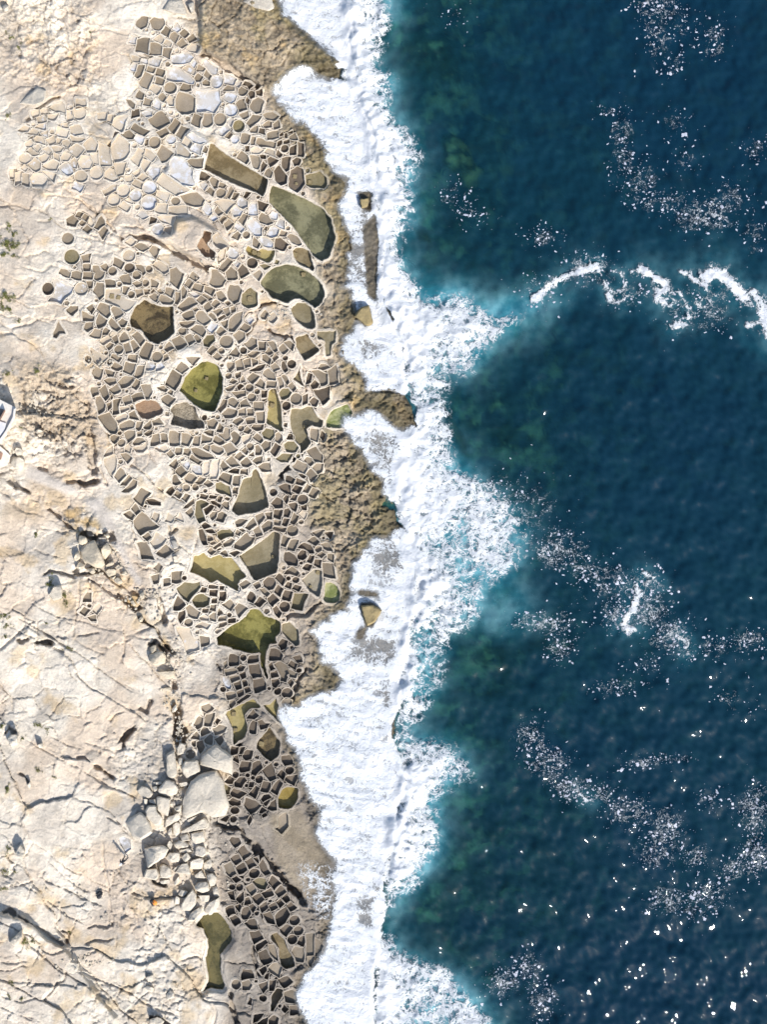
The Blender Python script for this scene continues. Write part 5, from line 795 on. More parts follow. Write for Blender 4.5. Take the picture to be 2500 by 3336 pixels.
# ---------------------------------------------------------------- what lies in the pans
def silt_mat(name, c1, c2, rgh=.55, spec=.3, salt=0.):
    m, t, out = mat(name); P = pos_(t)
    b = N(t, 'ShaderNodeBsdfPrincipled', i_Roughness=rgh); b.inputs['Specular IOR Level'].default_value = spec
    f = math_(t, 'ADD', math_(t, 'MULTIPLY', noise_(t, P, .8, 4), .5), math_(t, 'MULTIPLY', noise_(t, P, 7, 5, .7), .5))
    c = mixc(t, maprange(t, f, .36, .62), c1 + (1,), c2 + (1,))
    g = maprange(t, noise_(t, P, 34, 2, .8), .3, .7, .80, 1.2, False)
    va = math_(t, 'ADD', .78, math_(t, 'MULTIPLY', attr(t, 'var').outputs['Fac'], .44)); g = math_(t, 'MULTIPLY', g, va)
    sc_ = N(t, 'ShaderNodeVectorMath', operation='SCALE'); lk(t, c, sc_.inputs[0]); lk(t, g, sc_.inputs['Scale']); cc = sc_.outputs[0]
    if salt: cc = mixc(t, maprange(t, noise_(t, P, 1.4, 6, .65), .62 - salt * .35, .72 - salt * .3), cc, (.53, .54, .575, 1))
    lk(t, cc, b.inputs['Base Color']); lk(t, bump_(t, noise_(t, P, 14, 4, .7), .02), b.inputs['Normal']); lk(t, b.outputs[0], out.inputs[0]); return m
FLOOR = dict(p=silt_mat('dry_pale_silt', (.40,.34,.265), (.50,.435,.35), .8, .2, .10), s=silt_mat('salt_crust', (.36,.33,.29), (.44,.42,.40), .7, .25, .45), b=silt_mat('grey_brown_silt', (.185,.152,.112), (.245,.206,.158), .6, .2),
 d=silt_mat('dark_wet_silt', (.085,.066,.048), (.125,.10,.075), .5, .25), o=silt_mat('olive_silt', (.135,.115,.06), (.20,.17,.105), .55, .25))
TONES = dict(green=((.085,.082,.05),(.185,.175,.11)), brown=((.115,.088,.05),(.205,.165,.105)), olive=((.155,.13,.082),(.21,.18,.125)), murk=((.055,.05,.022),(.12,.10,.045)), dark=((.04,.03,.018),(.15,.112,.06)), moss=((.085,.078,.022),(.20,.18,.06)), red=((.20,.135,.09),(.27,.19,.13)), rubble=((.15,.13,.10),(.32,.28,.22)), yellow=((.24,.195,.085),(.30,.25,.125)), grey=((.22,.19,.15),(.29,.255,.205)), weed=((.13,.15,.05),(.30,.30,.17)), mustard=((.18,.13,.035),(.25,.19,.065)))
def pool_mat(tone):
    c1, c2 = [tuple(v * 1.22 for v in q) for q in TONES[tone]]; m, t, out = mat('pool_bed_' + tone); P = pos_(t)
    b = N(t, 'ShaderNodeBsdfPrincipled', i_Roughness=.7); b.inputs['Specular IOR Level'].default_value = .1
    n = math_(t, 'ADD', math_(t, 'MULTIPLY', noise_(t, P, .45, 6, .62, .6), .8), math_(t, 'MULTIPLY', noise_(t, P, 3.5, 5, .65), .3))
    c = mixc(t, maprange(t, n, .46, .64), c1 + (1,), c2 + (1,))
    vein = math_(t, 'ABSOLUTE', math_(t, 'SUBTRACT', noise_(t, P, .7, 5, .6, 1.0), .5)); c = mixc(t, maprange(t, vein, 0, .012, .45 if tone in ('green', 'dark') else .18, 0), c, (c1[0] * .35, c1[1] * .4, c1[2] * .4, 1))
    g = maprange(t, noise_(t, P, 30, 2, .8), .3, .7, .82, 1.18, False); sc_ = N(t, 'ShaderNodeVectorMath', operation='SCALE'); lk(t, c, sc_.inputs[0]); lk(t, g, sc_.inputs['Scale'])
    lk(t, sc_.outputs[0], b.inputs['Base Color']); lk(t, bump_(t, noise_(t, P, 5, 5, .7), .06 if tone != 'rubble' else .3), b.inputs['Normal']); lk(t, b.outputs[0], out.inputs[0]); return m
BED = {k: pool_mat(k) for k in TONES}
M_WATER, t, out = mat('pool_water'); P = pos_(t)
tr = N(t, 'ShaderNodeBsdfTransparent'); tr.inputs[0].default_value = (.97, .975, .95, 1); gl = N(t, 'ShaderNodeBsdfGlossy', i_Roughness=.03); lk(t, bump_(t, noise_(t, P, 3, 2), .01), gl.inputs['Normal'])
fr_ = schlick(t); m2 = N(t, 'ShaderNodeMixShader'); lk(t, fr_, m2.inputs[0]); lk(t, tr.outputs[0], m2.inputs[1]); lk(t, gl.outputs[0], m2.inputs[2]); lk(t, m2.outputs[0], out.inputs[0])
offset = grow
def ring_quads(n, a, b): i = np.arange(n); j = (i + 1) % n; return np.stack([a + i, a + j, b + j, b + i], 1)
def basin_geo(i, b):
    o, n = b['o'], len(b['o']); gap = GAP[i]
    wd = np.clip(.62 * gap, 1.2, 8.0); r = np.random.default_rng(i)
    if b['kind'] == 'pan': hi = r.uniform(.006, .03)
    else: hi = .02
    inner = offset(o, -.15); lip = offset(o, .35); mid = offset(o, wd * .5); outr = offset(o, wd); skirt = offset(o, wd + .8)
    foot = offset(o, -1.7 if b['kind'] == 'pan' else -2.6)
    zg = lambda q: samp(zs, q[:, 0], q[:, 1])
    jit = r.normal(0, .006, n)
    L = [(skirt, zg(skirt) - .45), (outr, zg(outr) + .004), (mid, zg(mid) + hi + jit), (lip, zg(lip) + hi * .9 + jit), (inner, zg(inner) - .03), (foot, np.full(n, b['zf'] - .02))]
    co = np.array([W(p[0], p[1], zz) for q, zv in L for p, zz in zip(q, zv)])
    qd = np.vstack([ring_quads(n, k * n, (k + 1) * n) for k in range(len(L) - 1)])
    px = np.vstack([q for q, _ in L]); cl = np.stack([samp(colr[..., k], px[:, 0], px[:, 1]) for k in range(3)], 1)
    tone = {'d': 1.3, 'o': 1.12}.get(b['tone'], 1.28); kd_ = (1 - .85 * samp(dark, px[:, 0], px[:, 1]))[:, None] * (1 - .6 * samp(sstep(.3, .55, wet), px[:, 0], px[:, 1]))[:, None] * .6; cl = np.clip(cl * (1 + (tone - 1) * .6) * (1 - kd_) + np.array((.66, .585, .48)) * kd_, 0, .72)
    fl = offset(o, .6); fz = b['zf'] + r.normal(0, .004, n); fco = np.array([W(p[0], p[1], zz) for p, zz in zip(fl, fz)] + [W(*b['c'], b['zf'])])
    ftri = np.stack([np.arange(n), (np.arange(n) + 1) % n, np.full(n, n)], 1)
    return co, qd, cl, fco, ftri, float(r.random())
pans = sorted([i for i, b in enumerate(basins) if b['kind'] == 'pan'], key=lambda i: -basins[i]['area'])
single = set(pans[:300])
# labels: landmark pool + bearing + look + rank
SHORT = ['the long brown rectangular tank','the long grey-green tank','the large oval green pool','the leaf-shaped dark olive pool','the brown ear-shaped pool','the dark brown six-sided pool','the shield-shaped green pool','the reddish brown shallow pool','the grey rubble pit','the small blocky yellow pool','the rust-brown hollow','the flaring grey-brown pool','the narrow triangular pool','the narrow olive-yellow trough','the crooked hook-tailed pool','the bell-shaped pool','the right-hand partition pool','the left-hand partition pool','the grey pointed pool','the round weedy pool','the big bright green pool','the brown-olive shelf pool','the ragged mustard pool','the yellow-green channel pool','the dark diamond-shaped pool','the rounded mustard brown pool','the long kidney-shaped pool','the narrow bottom pool','the long murky green pool','the flat shelf pool','the mossy foam-lapped pool']
TN = dict(p='pale dry', s='salt-crusted', b='grey-brown', d='dark wet', o='olive')
DIRS = ['right of', 'below right of', 'below', 'below left of', 'left of', 'above left of', 'above', 'above right of']
ORD = ['', 'nearest', 'second nearest', 'third nearest', 'fourth nearest', 'fifth nearest', 'sixth nearest', 'seventh nearest', 'eighth nearest', 'ninth nearest', 'tenth nearest', 'eleventh nearest', 'twelfth nearest', 'thirteenth nearest', 'fourteenth nearest', 'fifteenth nearest', 'sixteenth nearest', 'seventeenth nearest', 'eighteenth nearest', 'nineteenth nearest', 'twentieth nearest'] + ['%dth nearest' % k for k in range(21, 90)]
pool_i = [i for i, b in enumerate(basins) if b['kind'] == 'pool']; groups = {}
for i in pans:
    b = basins[i]; d = [np.min(np.hypot(*(basins[j]['o'] - b['c']).T)) for j in pool_i]; k = int(np.argmin(d)); v = b['c'] - basins[pool_i[k]]['c']
    dr = DIRS[int(round(math.degrees(math.atan2(v[1], v[0])) / 45)) % 8]
    e = np.linalg.eigvalsh(np.cov((b['o'] - b['c']).T)); el = math.sqrt(e[1] / max(e[0], 1e-6))
    shp = 'round' if b['circ'] else ('long' if el > 1.75 else ('three-cornered' if b['nv'] == 3 else ('four-sided' if b['nv'] == 4 else 'many-sided')))
    groups.setdefault((TN[b['tone']], shp, dr, k), []).append((d[k], i))
label = {}
for (tn, shp, dr, k), lst in groups.items():
    lst.sort()
    for r_, (_, i) in enumerate(lst): label[i] = ' '.join(x for x in [ORD[r_ + 1] if len(lst) > 1 else '', tn, shp, 'salt pan', dr, SHORT[k]] if x)
SV, SF, SC, SM, SVAR, off = [], [], [], [], [], 0
FK = list('psbdo')
for i, b in enumerate(basins):
    co, qd, cl, fco, ftri, var = basin_geo(i, b)
    if b['kind'] == 'pan' and i not in single:
        SV.append(co); SC.append(cl); SVAR.append(np.full(len(co), .5)); SF += [tuple(q) for q in (qd + off)]; SM += [0] * len(qd); off += len(co)
        SV.append(fco); SC.append(np.full((len(fco), 3), .4)); SVAR.append(np.full(len(fco), var)); SF += [tuple(q) for q in (ftri + off)]; SM += [1 + FK.index(b['tone'])] * len(ftri); off += len(fco); continue
    base = Vector(W(b['c'][0], b['c'][1], b['zf'])); nm = 'salt_pan' if b['kind'] == 'pan' else 'salt_pool'; root = empty(nm, base)
    if b['kind'] == 'pan': tag(root, label[i], 'salt pan', 'salt pans cut into the rock shelf')
    else: tag(root, b['label'], 'pool', 'large brine pools in the rock')
    bb = np.array(base); me = np_mesh('rim', co - bb, qd, [M_ROCK]); me.set_sharp_from_angle(angle=R(40)); set_col(me, cl); link('rim' if b['kind'] == 'pan' else 'basin_wall', me, root)
    me = np_mesh('floor', fco - bb, ftri, [FLOOR[b['tone']] if b['kind'] == 'pan' else BED[b['tone']]]); set_f(me, 'var', np.full(len(fco), var)); link('floor', me, root)
    if b['kind'] == 'pool' and b['tone'] not in ('rubble', 'red'):
        wz = b['zf'] + b['depth'] * .45; q = offset(b['o'], .6); wco = np.array([W(p[0], p[1], wz) for p in q] + [W(*b['c'], wz)])
        link('water', np_mesh('water', wco - bb, ftri, [M_WATER], False), root)
me = bpy.data.meshes.new('small_salt_pans'); me.from_pydata(np.vstack(SV).tolist(), [], SF)
for m_ in [M_ROCK] + [FLOOR[k] for k in FK]: me.materials.append(m_)
me.polygons.foreach_set('material_index', SM); me.polygons.foreach_set('use_smooth', [True] * len(SF)); set_col(me, np.vstack(SC)); set_f(me, 'var', np.concatenate(SVAR)); me.update(); me.set_sharp_from_angle(angle=R(40))
tag(link('small_salt_pans', me), 'the smallest salt pans scattered between the larger ones', 'salt pan', kind='stuff')
# ---------------------------------------------------------------- stone blocks standing in basins
M_BLOCK = rock_mat('block_stone', False, (.30,.25,.16,1))
def rock_prism(outline, z0, hgt, seed, taper=.82, rings=3, tilt=.12, rough_=.05):
    """boulder from a plan outline: bulged sides, chipped shoulders, tilted uneven top"""
    r = np.random.default_rng(seed); o = np.array(outline, float); c = o.mean(0); n = len(o)
    per = np.vstack([o, o[:1]]); d = np.hypot(*np.diff(per, axis=0).T); cs = np.concatenate([[0], np.cumsum(d)]); m = int(np.clip(cs[-1] / 7, 12, 34))
    tt = np.linspace(0, cs[-1], m, endpoint=False); o = np.stack([np.interp(tt, cs, per[:, 0]), np.interp(tt, cs, per[:, 1])], 1); o = .86 * o + .07 * (np.roll(o, 1, 0) + np.roll(o, -1, 0)) + r.normal(0, .5, o.shape)
    ax = r.normal(0, 1, 2); ax /= np.hypot(*ax); sz = max(6, math.sqrt(area(o)))
    V, ringsz = [], [(1.0, -.25), (1.02, .35), (1.0, .72), (.94, 1), (.84, 1), (.66, 1), (.45, 1), (.22, 1)]
    pl = []
    for k in range(4 if sz < 60 else 8):
        g = r.normal(0, 1, 2); g /= np.hypot(*g); pl.append((g * tilt * r.uniform(.6, 2.6), r.uniform(.95, 1.15), c + r.normal(0, .18, 2) * sz))
    def top(q): return min(a + np.dot(g, (q - p0)) / sz for g, a, p0 in pl)
    nz = lambda q: (mnoise.noise(Vector((q[0] / sz * 2.2, q[1] / sz * 2.2, seed * 3.7))) * .9 + mnoise.noise(Vector((q[0] / 7., q[1] / 7., seed * 1.3))) * .5) * rough_
    for s_, hz in ringsz:
        for k in range(m):
            dv = o[k] - c; q = c + dv * (s_ + .05 * mnoise.noise(Vector((k * .9 % 11, hz * 3, seed * 2.1))) * (hz < 1))
            hh = (hz if hz < .5 else top(q) * (hz - (.10 if s_ == .94 else 0)) + nz(q)) if hz <= .35 or hz == 1 else min(hz, top(q) * .8)
            V.append(W(q[0], q[1], z0 + hgt * hh))
    V.append(W(c[0], c[1], z0 + hgt * (top(c) + nz(c)))); K = len(ringsz)
    F = [tuple(q) for k in range(K - 1) for q in ring_quads(m, k * m, (k + 1) * m)][:]
    F = [(a, b_, c_, d_) for a, b_, c_, d_ in F] + [((K - 1) * m + k, (K - 1) * m + (k + 1) % m, K * m) for k in range(m)]
    return np.array(V), F
def rock_obj(name, V, F, colv, parent=None, matl=None, loc=None):
    b0 = np.array([V[:, 0].mean(), V[:, 1].mean(), V[:, 2].min()]) if loc is None else np.array(loc)
    me = bpy.data.meshes.new(name); me.from_pydata((V - b0).tolist(), [], F); me.materials.append(matl or M_ROCK); me.update()
    bm = bmesh.new(); bm.from_mesh(me); bmesh.ops.recalc_face_normals(bm, faces=bm.faces); bm.to_mesh(me); bm.free()
    for e in me.polygons: e.use_smooth = True
    try: me.set_sharp_from_angle(angle=R(38))
    except Exception: pass
    set_col(me, np.tile(np.array(colv), (len(me.vertices), 1)) * (1 + .0 * V[:, :1]))
    o = link(name, me, parent)
    if parent is None: o.location = b0
    return o
roots = {}
for o in bpy.data.objects:
    if o.name.startswith(('salt_pan', 'salt_pool')): roots[o.name] = o
rl = [o for o in roots.values()]
BLOCKS = [((700,200,500),86.5,124,2.2),((700,200,500),88,132,1.6),((700,200,500),102.5,130,2),((400,400,500),142,140,2.6),((400,400,500),147,142,2.3),((750,650,500),21,107,2.8),((750,650,500),70,59,2.2),((750,650,500),79,81,2.3),((750,650,500),20,99,2),((150,850,500),71,38,2.6),((150,850,500),78,39.5,2.2),((600,850,500),95,156,2.6),((600,850,500),97,141,2),((650,1320,500),114,23,2),((550,1720,500),113,31,2),((550,1720,500),161,48,2.2),((550,2100,500),70,75,2.6),((550,2100,500),100,107,2.8),((550,2100,500),72,92,2.0),((550,1720,500),153,63,1.5),((600,850,500),24,127,1.8),((600,850,500),12.5,140,1.8)]
for k, (tl, x, y, s_) in enumerate(BLOCKS):
    f = tl[2] / 165.8; cx, cy = tl[0] + x * f, tl[1] + y * f; best = None
    for i, b in enumerate(basins):
        if np.hypot(*(b['c'] - np.array((cx, cy)))) > 260: continue
        js, is_, m = fill(b['o'])
        jj, ii = int((cy - Y0) / GC) - js.start, int((cx - X0) / GC) - is_.start
        if 0 <= jj < m.shape[0] and 0 <= ii < m.shape[1] and m[jj, ii]: best = i
    if best is None: continue
    b = basins[best]; base = Vector(W(b['c'][0], b['c'][1], b['zf'])); par = min(rl, key=lambda o: (o.location - base).length)
    if (par.location - base).length > .05: continue
    a = rnd.uniform(-.15, .15) + R(8); h_ = s_ * f
    ol = [(cx + h_ * (u * math.cos(a) - v * math.sin(a)), cy + h_ * (u * math.sin(a) + v * math.cos(a))) for u, v in ((-1, -1), (1, -1), (1, 1), (-1, 1))]
    V, F = rock_prism(ol, b['zf'], min(.22, b['depth'] * .4), 400 + k, tilt=.02, rough_=.01)
    rock_obj('block', V, F, (.26, .21, .12), par, loc=base)
# ---------------------------------------------------------------- boulders
NUM = ['topmost', 'second', 'third', 'fourth', 'fifth', 'sixth', 'seventh', 'eighth', 'ninth', 'tenth', 'eleventh', 'twelfth', 'thirteenth', 'fourteenth', 'fifteenth', 'sixteenth', 'seventeenth', 'eighteenth', 'nineteenth', 'twentieth']
def nth(k):
    if k < 20: return NUM[k]
    tens = {2: 'twenty', 3: 'thirty', 4: 'forty', 5: 'fifty'}[(k + 1) // 10]; u = (k + 1) % 10
    return {2: 'twentieth', 3: 'thirtieth', 4: 'fortieth', 5: 'fiftieth'}[(k + 1) // 10] if u == 0 else tens + '-' + ['', 'first', 'second', 'third', 'fourth', 'fifth', 'sixth', 'seventh', 'eighth', 'ninth'][u]
bl = []
for k, (cl_, tl, hgt, txt) in enumerate(BOULDERS):
    p = np.array(tile_pts(tl, txt)); bl.append((cl_, p, hgt, k))
cnt = {}
WHERE = dict(rubble='in the big rubble pile', gully='in the narrow ochre gully', slope='on the open pale rock', surf='standing in the white surf')
GRP = dict(rubble='boulders of the rubble pile', gully='boulders in the gully', slope='loose boulders on the bare rock', surf='rocks in the surf')
for cl_, p, hgt, k in sorted(bl, key=lambda q: q[1][:, 1].mean()):
    c = p.mean(0); z0 = float(min(samp(zs, c[0], c[1]), samp(zs, p[:, 0], p[:, 1]).min())) - .1
    if cl_ == 'surf': z0 = float(samp(zshelf, c[0], c[1])) - .15
    V, F = rock_prism(p, z0, hgt * 1.1 + .15, 700 + k, tilt=.22 if cl_ != 'surf' else .1, rough_=.10)
    t_ = rnd.random(); colv = np.array((.60, .535, .44)) * (.88 + .22 * t_) if cl_ != 'surf' else np.array((.30, .235, .12))
    if cl_ == 'gully': colv = colv * np.array((.96, .92, .84))
    A = area(p); sz = 'huge' if A > 12000 else ('large' if A > 3500 else ('middling' if A > 1200 else 'small')); i = cnt.get(cl_, 0); cnt[cl_] = i + 1
    o = rock_obj('boulder' if cl_ != 'surf' else 'surf_rock', V, F, colv)
    tag(o, '%s %s, %s%s %s' % (sz, 'pale boulder' if cl_ != 'surf' else 'brown weedy rock', nth(i), '' if i == 0 else ' from the top', WHERE[cl_]), 'boulder' if cl_ != 'surf' else 'rock', GRP[cl_])
# loose stones too small to tell apart
VV, FF, off = [], [], 0; r = np.random.default_rng(77)
SPOTS = [(640,2780,110,150,220),(560,2620,90,70,90),(600,2480,40,120,90),(480,1960,60,50,90),(330,1830,70,60,110),(585,2380,12,50,50),(560,2150,40,60,50),(330,1180,60,30,40),(230,2960,120,120,30),(120,1340,90,90,50),(270,3130,80,30,60),(690,850,80,40,60),(950,1020,50,30,60),(550,2250,50,60,50)]
for cx, cy, sx, sy, n in SPOTS:
    for q in range(n):
        x, y = cx + r.normal() * sx * .6, cy + r.normal() * sy * .6
        if samp(occ.astype(np.float32) if q == -1 else panz, x, y) > .45: continue
        rr = r.uniform(1.6, 5.5); k = 7; z0 = float(samp(zs, x, y)) - .03; hh = rr * S * r.uniform(.7, 1.3); th = r.random() * 6.3; el = r.uniform(.55, 1)
        for s_, hz in ((1, -.1), (1.02, .45), (.7, .95)):
            for a in range(k):
                an = 2 * math.pi * a / k; ra = rr * s_ * r.uniform(.85, 1.12); ux, uy = ra * math.cos(an), ra * el * math.sin(an)
                VV.append(W(x + ux * math.cos(th) - uy * math.sin(th), y + ux * math.sin(th) + uy * math.cos(th), z0 + hh * hz))
        VV.append(W(x, y, z0 + hh))
        for l in range(2): FF += [tuple(u) for u in (ring_quads(k, l * k, (l + 1) * k) + off)]
        FF += [(off + 2 * k + a, off + 2 * k + (a + 1) % k, off + 3 * k) for a in range(k)]; off += 3 * k + 1
o = rock_obj('loose_stones', np.array(VV), FF, (.52, .46, .37)); tag(o, 'small loose stones strewn among the boulders and gullies', 'stones', kind='stuff')
# ---------------------------------------------------------------- shrubs
M_LEAF, t, out = mat('shrub_leaf'); P = pos_(t); b = N(t, 'ShaderNodeBsdfPrincipled', i_Roughness=.6)
lk(t, mixc(t, maprange(t, noise_(t, P, 5, 3), .35, .65), (.07, .085, .02, 1), (.20, .20, .045, 1)), b.inputs['Base Color']); lk(t, b.outputs[0], out.inputs[0])
M_STEM, t, out = mat('shrub_stem'); b = N(t, 'ShaderNodeBsdfPrincipled', i_Roughness=.8); lk(t, mixc(t, noise_(t, pos_(t), 9), (.14, .10, .06, 1), (.24, .18, .11, 1)), b.inputs['Base Color']); lk(t, b.outputs[0], out.inputs[0])
SH = []
for s_ in range(5):
    r = np.random.default_rng(300 + s_); V, F = [], []
    clump = [(r.normal(0, .45), r.normal(0, .38), r.uniform(.10, .42), r.uniform(.18, .40)) for _ in range(13)]
    for cx, cy, cz, cr in clump:
        for q in range(46):
            d = r.normal(0, 1, 3); d /= np.linalg.norm(d); p = np.array((cx, cy, cz)) + d * cr * r.uniform(.55, 1.05) * np.array((1, 1, .7)); p[2] = max(.02, p[2])
            u = np.cross(d, r.normal(0, 1, 3)); u /= np.linalg.norm(u); v = np.cross(d, u) + d * .5; s = r.uniform(.045, .095); i = len(V)
            V += [p - u * s * .5, p + v * s * .9 - u * s * .1, p + u * s * .5, p - v * s * .9]; F.append((i, i + 1, i + 2, i + 3))
    lf = bpy.data.meshes.new('foliage'); lf.from_pydata([tuple(a) for a in V], [], F); lf.materials.append(M_LEAF); lf.update()
    V, F = [], []
    for cx, cy, cz, cr in clump:
        i = len(V); 
        for (bx, by, bz, rr) in ((0, 0, -.1, .035), (cx * .6, cy * .6, cz * .7, .022), (cx, cy, cz, .008)):
            for a in range(4): V.append((bx + rr * math.cos(a * 1.571), by + rr * math.sin(a * 1.571), bz))
        for l in range(2): F += [tuple(q) for q in (ring_quads(4, l * 4, (l + 1) * 4) + i)]
    sm = bpy.data.meshes.new('stem'); sm.from_pydata(V, [], F); sm.materials.append(M_STEM); sm.update(); SH.append((lf, sm))
for k, (x, y, r_) in enumerate(sorted(SHRUBS, key=lambda q: q[1])):
    z0 = float(samp(z, x, y)) + .02; e = empty('shrub', W(x, y, z0)); e.rotation_euler = (0, 0, rnd.uniform(0, 6.28)); s = r_ * S * 1.15; e.scale = (s, s * rnd.uniform(.6, 1), s * .8)
    tag(e, '%s green shrub, %s%s along the left edge' % ('broad' if r_ > 15 else ('small' if r_ > 9 else 'tiny'), nth(k), '' if k == 0 else ' from the top'), 'shrub', 'low shrubs in the rock cracks')
    lf, sm = SH[k % 5]; link('foliage', lf, e); link('stem', sm, e)
# ---------------------------------------------------------------- terrace corner at the left edge
def plain(name, c1, c2, sc=3., rgh=.8, bp=.01):
    m, t, out = mat(name); P = pos_(t); b = N(t, 'ShaderNodeBsdfPrincipled', i_Roughness=rgh); n = noise_(t, P, sc, 5, .6)
    lk(t, mixc(t, maprange(t, n, .35, .68), c1 + (1,), c2 + (1,)), b.inputs['Base Color'])
    if bp: lk(t, bump_(t, noise_(t, P, sc * 5, 4), bp), b.inputs['Normal'])
    lk(t, b.outputs[0], out.inputs[0]); return m
M_PLASTER = plain('pale_plaster', (.58,.53,.47), (.68,.64,.58)); M_ROOF = plain('roof_screed', (.56,.55,.56), (.66,.65,.66), 1.5); M_RED = plain('brown_wall_paint', (.22,.13,.09), (.28,.17,.12)); M_DARK = plain('dark_floor', (.16,.13,.11), (.22,.18,.15))
def prism(name, pts, z0, z1, m, parent, base):
    n = len(pts); V = [W(x, y, z0) for x, y in pts] + [W(x, y, z1) for x, y in pts]; F = [tuple(range(n)), tuple(range(2 * n - 1, n - 1, -1))] + [(i, i + n, (i + 1) % n + n, (i + 1) % n) for i in range(n)]
    bm = bmesh.new(); vs_ = [bm.verts.new(Vector(v) - base) for v in V]
    for f in F: bm.faces.new([vs_[i] for i in f])
    bmesh.ops.recalc_face_normals(bm, faces=bm.faces); bmesh.ops.bevel(bm, geom=bm.edges[:], offset=.02, segments=1, affect='EDGES')
    me = bpy.data.meshes.new(name); bm.to_mesh(me); bm.free(); me.materials.append(m); return link(name, me, parent)
zb = float(samp(zs, 10, 1370)); base = Vector(W(0, 1370, zb)); T_ = (0, 1200, 400)
e = empty('terrace_building', base); tag(e, 'pale plastered terrace corner with a sunken stairwell at the left edge', 'building')
zr = zb + 2.0
prism('wall', tile_pts(T_, '-120 -20 -8 38 21 53 19 67 9 86 0 99 -30 130 -120 150'), zb - .6, zr, M_PLASTER, e, base)
prism('parapet', tile_pts(T_, '21.5 53 19.5 67 9.5 86.5 .5 99.5 -30 131 -31 127 -2 97 7 84 16.5 66 18 55'), zr + .003, zr + .35, M_PLASTER, e, base)
prism('roof', tile_pts(T_, '-100 70 -10 68 8 74 5.5 84 -3 95 -30 122 -100 140'), zr + .003, zr + .16, M_ROOF, e, base)
prism('stairwell_wall', tile_pts(T_, '-20 73 0 70.5 7 57.5 5.6 55.5 -1.5 68.5 -20 71'), zr + .003, zr + .62, M_RED, e, base)
prism('stairwell_floor', tile_pts(T_, '-40 54 2 54.5 5 56 -1.8 68 -40 70'), zr + .004, zr + .03, M_DARK, e, base)
base = Vector(W(0, 1480, zb)); e2 = empty('garden_wall', base); tag(e2, 'low wall of pale blocks with a brownish top below the terrace corner', 'wall')
prism('wall_base', tile_pts(T_, '-30 96 -2 104 6 110 14 118 10 130 2 134 -30 140'), zb - .6, zb + .45, M_PLASTER, e2, base)
prism('coping', tile_pts(T_, '-30 108 -2 112 3.5 115 1.5 122 -6 130 -30 134'), zb + .453, zb + .60, M_RED, e2, base)
# ---------------------------------------------------------------- person and bags
M_CLOTH = plain('dark_clothes', (.02,.022,.03), (.04,.042,.055), 20); M_SKIN = plain('skin', (.42,.26,.18), (.48,.31,.22), 20, .5, 0); M_CAP = plain('white_cap', (.72,.71,.70), (.8,.79,.78), 20)
px, py = 411, 2791; base = Vector(W(px, py, float(samp(z, px, py)) + .03))
e = empty('person', base); e.rotation_euler = (0, 0, R(140)); tag(e, 'person in dark clothes and pale cap standing on the bare pale rock', 'person')
J = [(0,0,.95,.13,.10),(0,0,1.18,.14,.10),(0,0,1.42,.15,.10),(0,0,1.52,.055,.055),(0,.01,1.62,.085,.10),(0,.01,1.72,.07,.085),(.11,0,.88,.085,.085),(.13,.02,.48,.058,.058),(.14,-.03,.07,.042,.042),(.15,.13,.03,.04,.03),(-.11,0,.88,.085,.085),(-.15,-.05,.48,.058,.058),(-.17,-.12,.07,.042,.042),(-.18,.05,.03,.04,.03),(.20,0,1.42,.055,.055),(.27,-.02,1.15,.045,.045),(.27,.10,.92,.035,.035),(.27,.15,.84,.03,.02),(-.20,0,1.42,.055,.055),(-.27,-.02,1.15,.045,.045),(-.25,.14,.98,.035,.035),(-.24,.20,.92,.03,.02)]
E_ = [(0,1),(1,2),(2,3),(3,4),(4,5),(0,6),(6,7),(7,8),(8,9),(0,10),(10,11),(11,12),(12,13),(2,14),(14,15),(15,16),(16,17),(2,18),(18,19),(19,20),(20,21)]
me = bpy.data.meshes.new('body'); me.from_pydata([j[:3] for j in J], E_, []); ob = link('body', me, e); ob.modifiers.new('skin', 'SKIN'); sub = ob.modifiers.new('sub', 'SUBSURF'); sub.levels = 1; sub.render_levels = 1
for i, j in enumerate(J): me.skin_vertices[0].data[i].radius = j[3:5]
me.skin_vertices[0].data[0].use_root = True; me.materials.append(M_CLOTH)
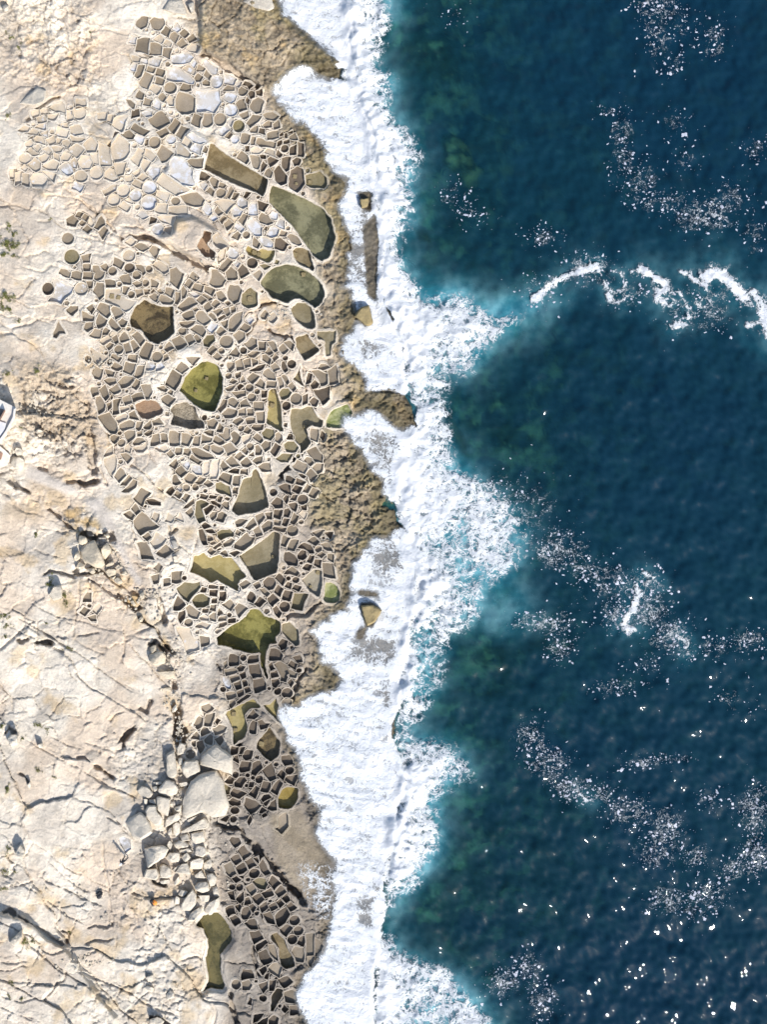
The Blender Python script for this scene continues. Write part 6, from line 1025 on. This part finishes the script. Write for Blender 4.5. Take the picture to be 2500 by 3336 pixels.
def ball(name, c, rad, m, parent, sc=(1, 1, 1), seg=12):
    bm = bmesh.new(); bmesh.ops.create_uvsphere(bm, u_segments=seg, v_segments=seg // 2 + 2, radius=rad); bmesh.ops.scale(bm, vec=sc, verts=bm.verts); bmesh.ops.translate(bm, vec=c, verts=bm.verts)
    me = bpy.data.meshes.new(name); bm.to_mesh(me); bm.free(); me.materials.append(m)
    for p in me.polygons: p.use_smooth = True
    return link(name, me, parent)
ball('face', (0, .035, 1.64), .088, M_SKIN, e, (.9, 1, 1.2)); cp = ball('cap', (0, .0, 1.72), .108, M_CAP, e, (1, 1.1, .7)); ball('cap_brim', (0, .12, 1.71), .09, M_CAP, cp, (.9, 1, .16))
for s_ in (-1, 1): ball('hand', (s_ * .262, .16 if s_ > 0 else .215, .83 if s_ > 0 else .905), .045, M_SKIN, e, (.7, .9, 1.3), 8)
def bag(px, py, rot, main, lid, lab):
    base = Vector(W(px, py, float(samp(z, px, py)) + .02)); e = empty('backpack', base); e.rotation_euler = (0, 0, rot); tag(e, lab, 'bag', 'bags lying on the rock')
    bm = bmesh.new(); bmesh.ops.create_cube(bm, size=1); bmesh.ops.scale(bm, vec=(.46, .66, .30), verts=bm.verts); bmesh.ops.translate(bm, vec=(0, 0, .15), verts=bm.verts); bmesh.ops.bevel(bm, geom=bm.edges[:], offset=.11, segments=3, affect='EDGES')
    me = bpy.data.meshes.new('body'); bm.to_mesh(me); bm.free(); me.materials.append(main); link('body', me, e)
    ball('lid', (.16, -.12, .24), .24, lid, e, (.9, 1.1, .55))
    for s_ in (-1, 1):
        V, F = [], []
        for q in range(9):
            a = math.pi * q / 8
            for dx, dz in ((-.02, 0), (.02, 0), (.02, .02), (-.02, .02)): V.append((s_ * .13 + dx, -.28 * math.cos(a), .27 + .09 * math.sin(a) + dz))
        for q in range(8): F += [tuple(u) for u in (ring_quads(4, q * 4, q * 4 + 4))]
        me = bpy.data.meshes.new('strap'); me.from_pydata(V, [], F); me.materials.append(main); link('strap', me, e)
M_ORANGE = plain('orange_fabric', (.72,.23,.03), (.80,.30,.05), 12); M_BLACK = plain('black_fabric', (.018,.018,.022), (.04,.04,.045), 12)
bag(499, 2937, R(35), M_BLACK, M_ORANGE, 'dark backpack with an orange top lying on the pale rock')
bag(325, 2910, R(-50), M_BLACK, M_BLACK, 'small all-black bag lying left of the orange and dark backpack')
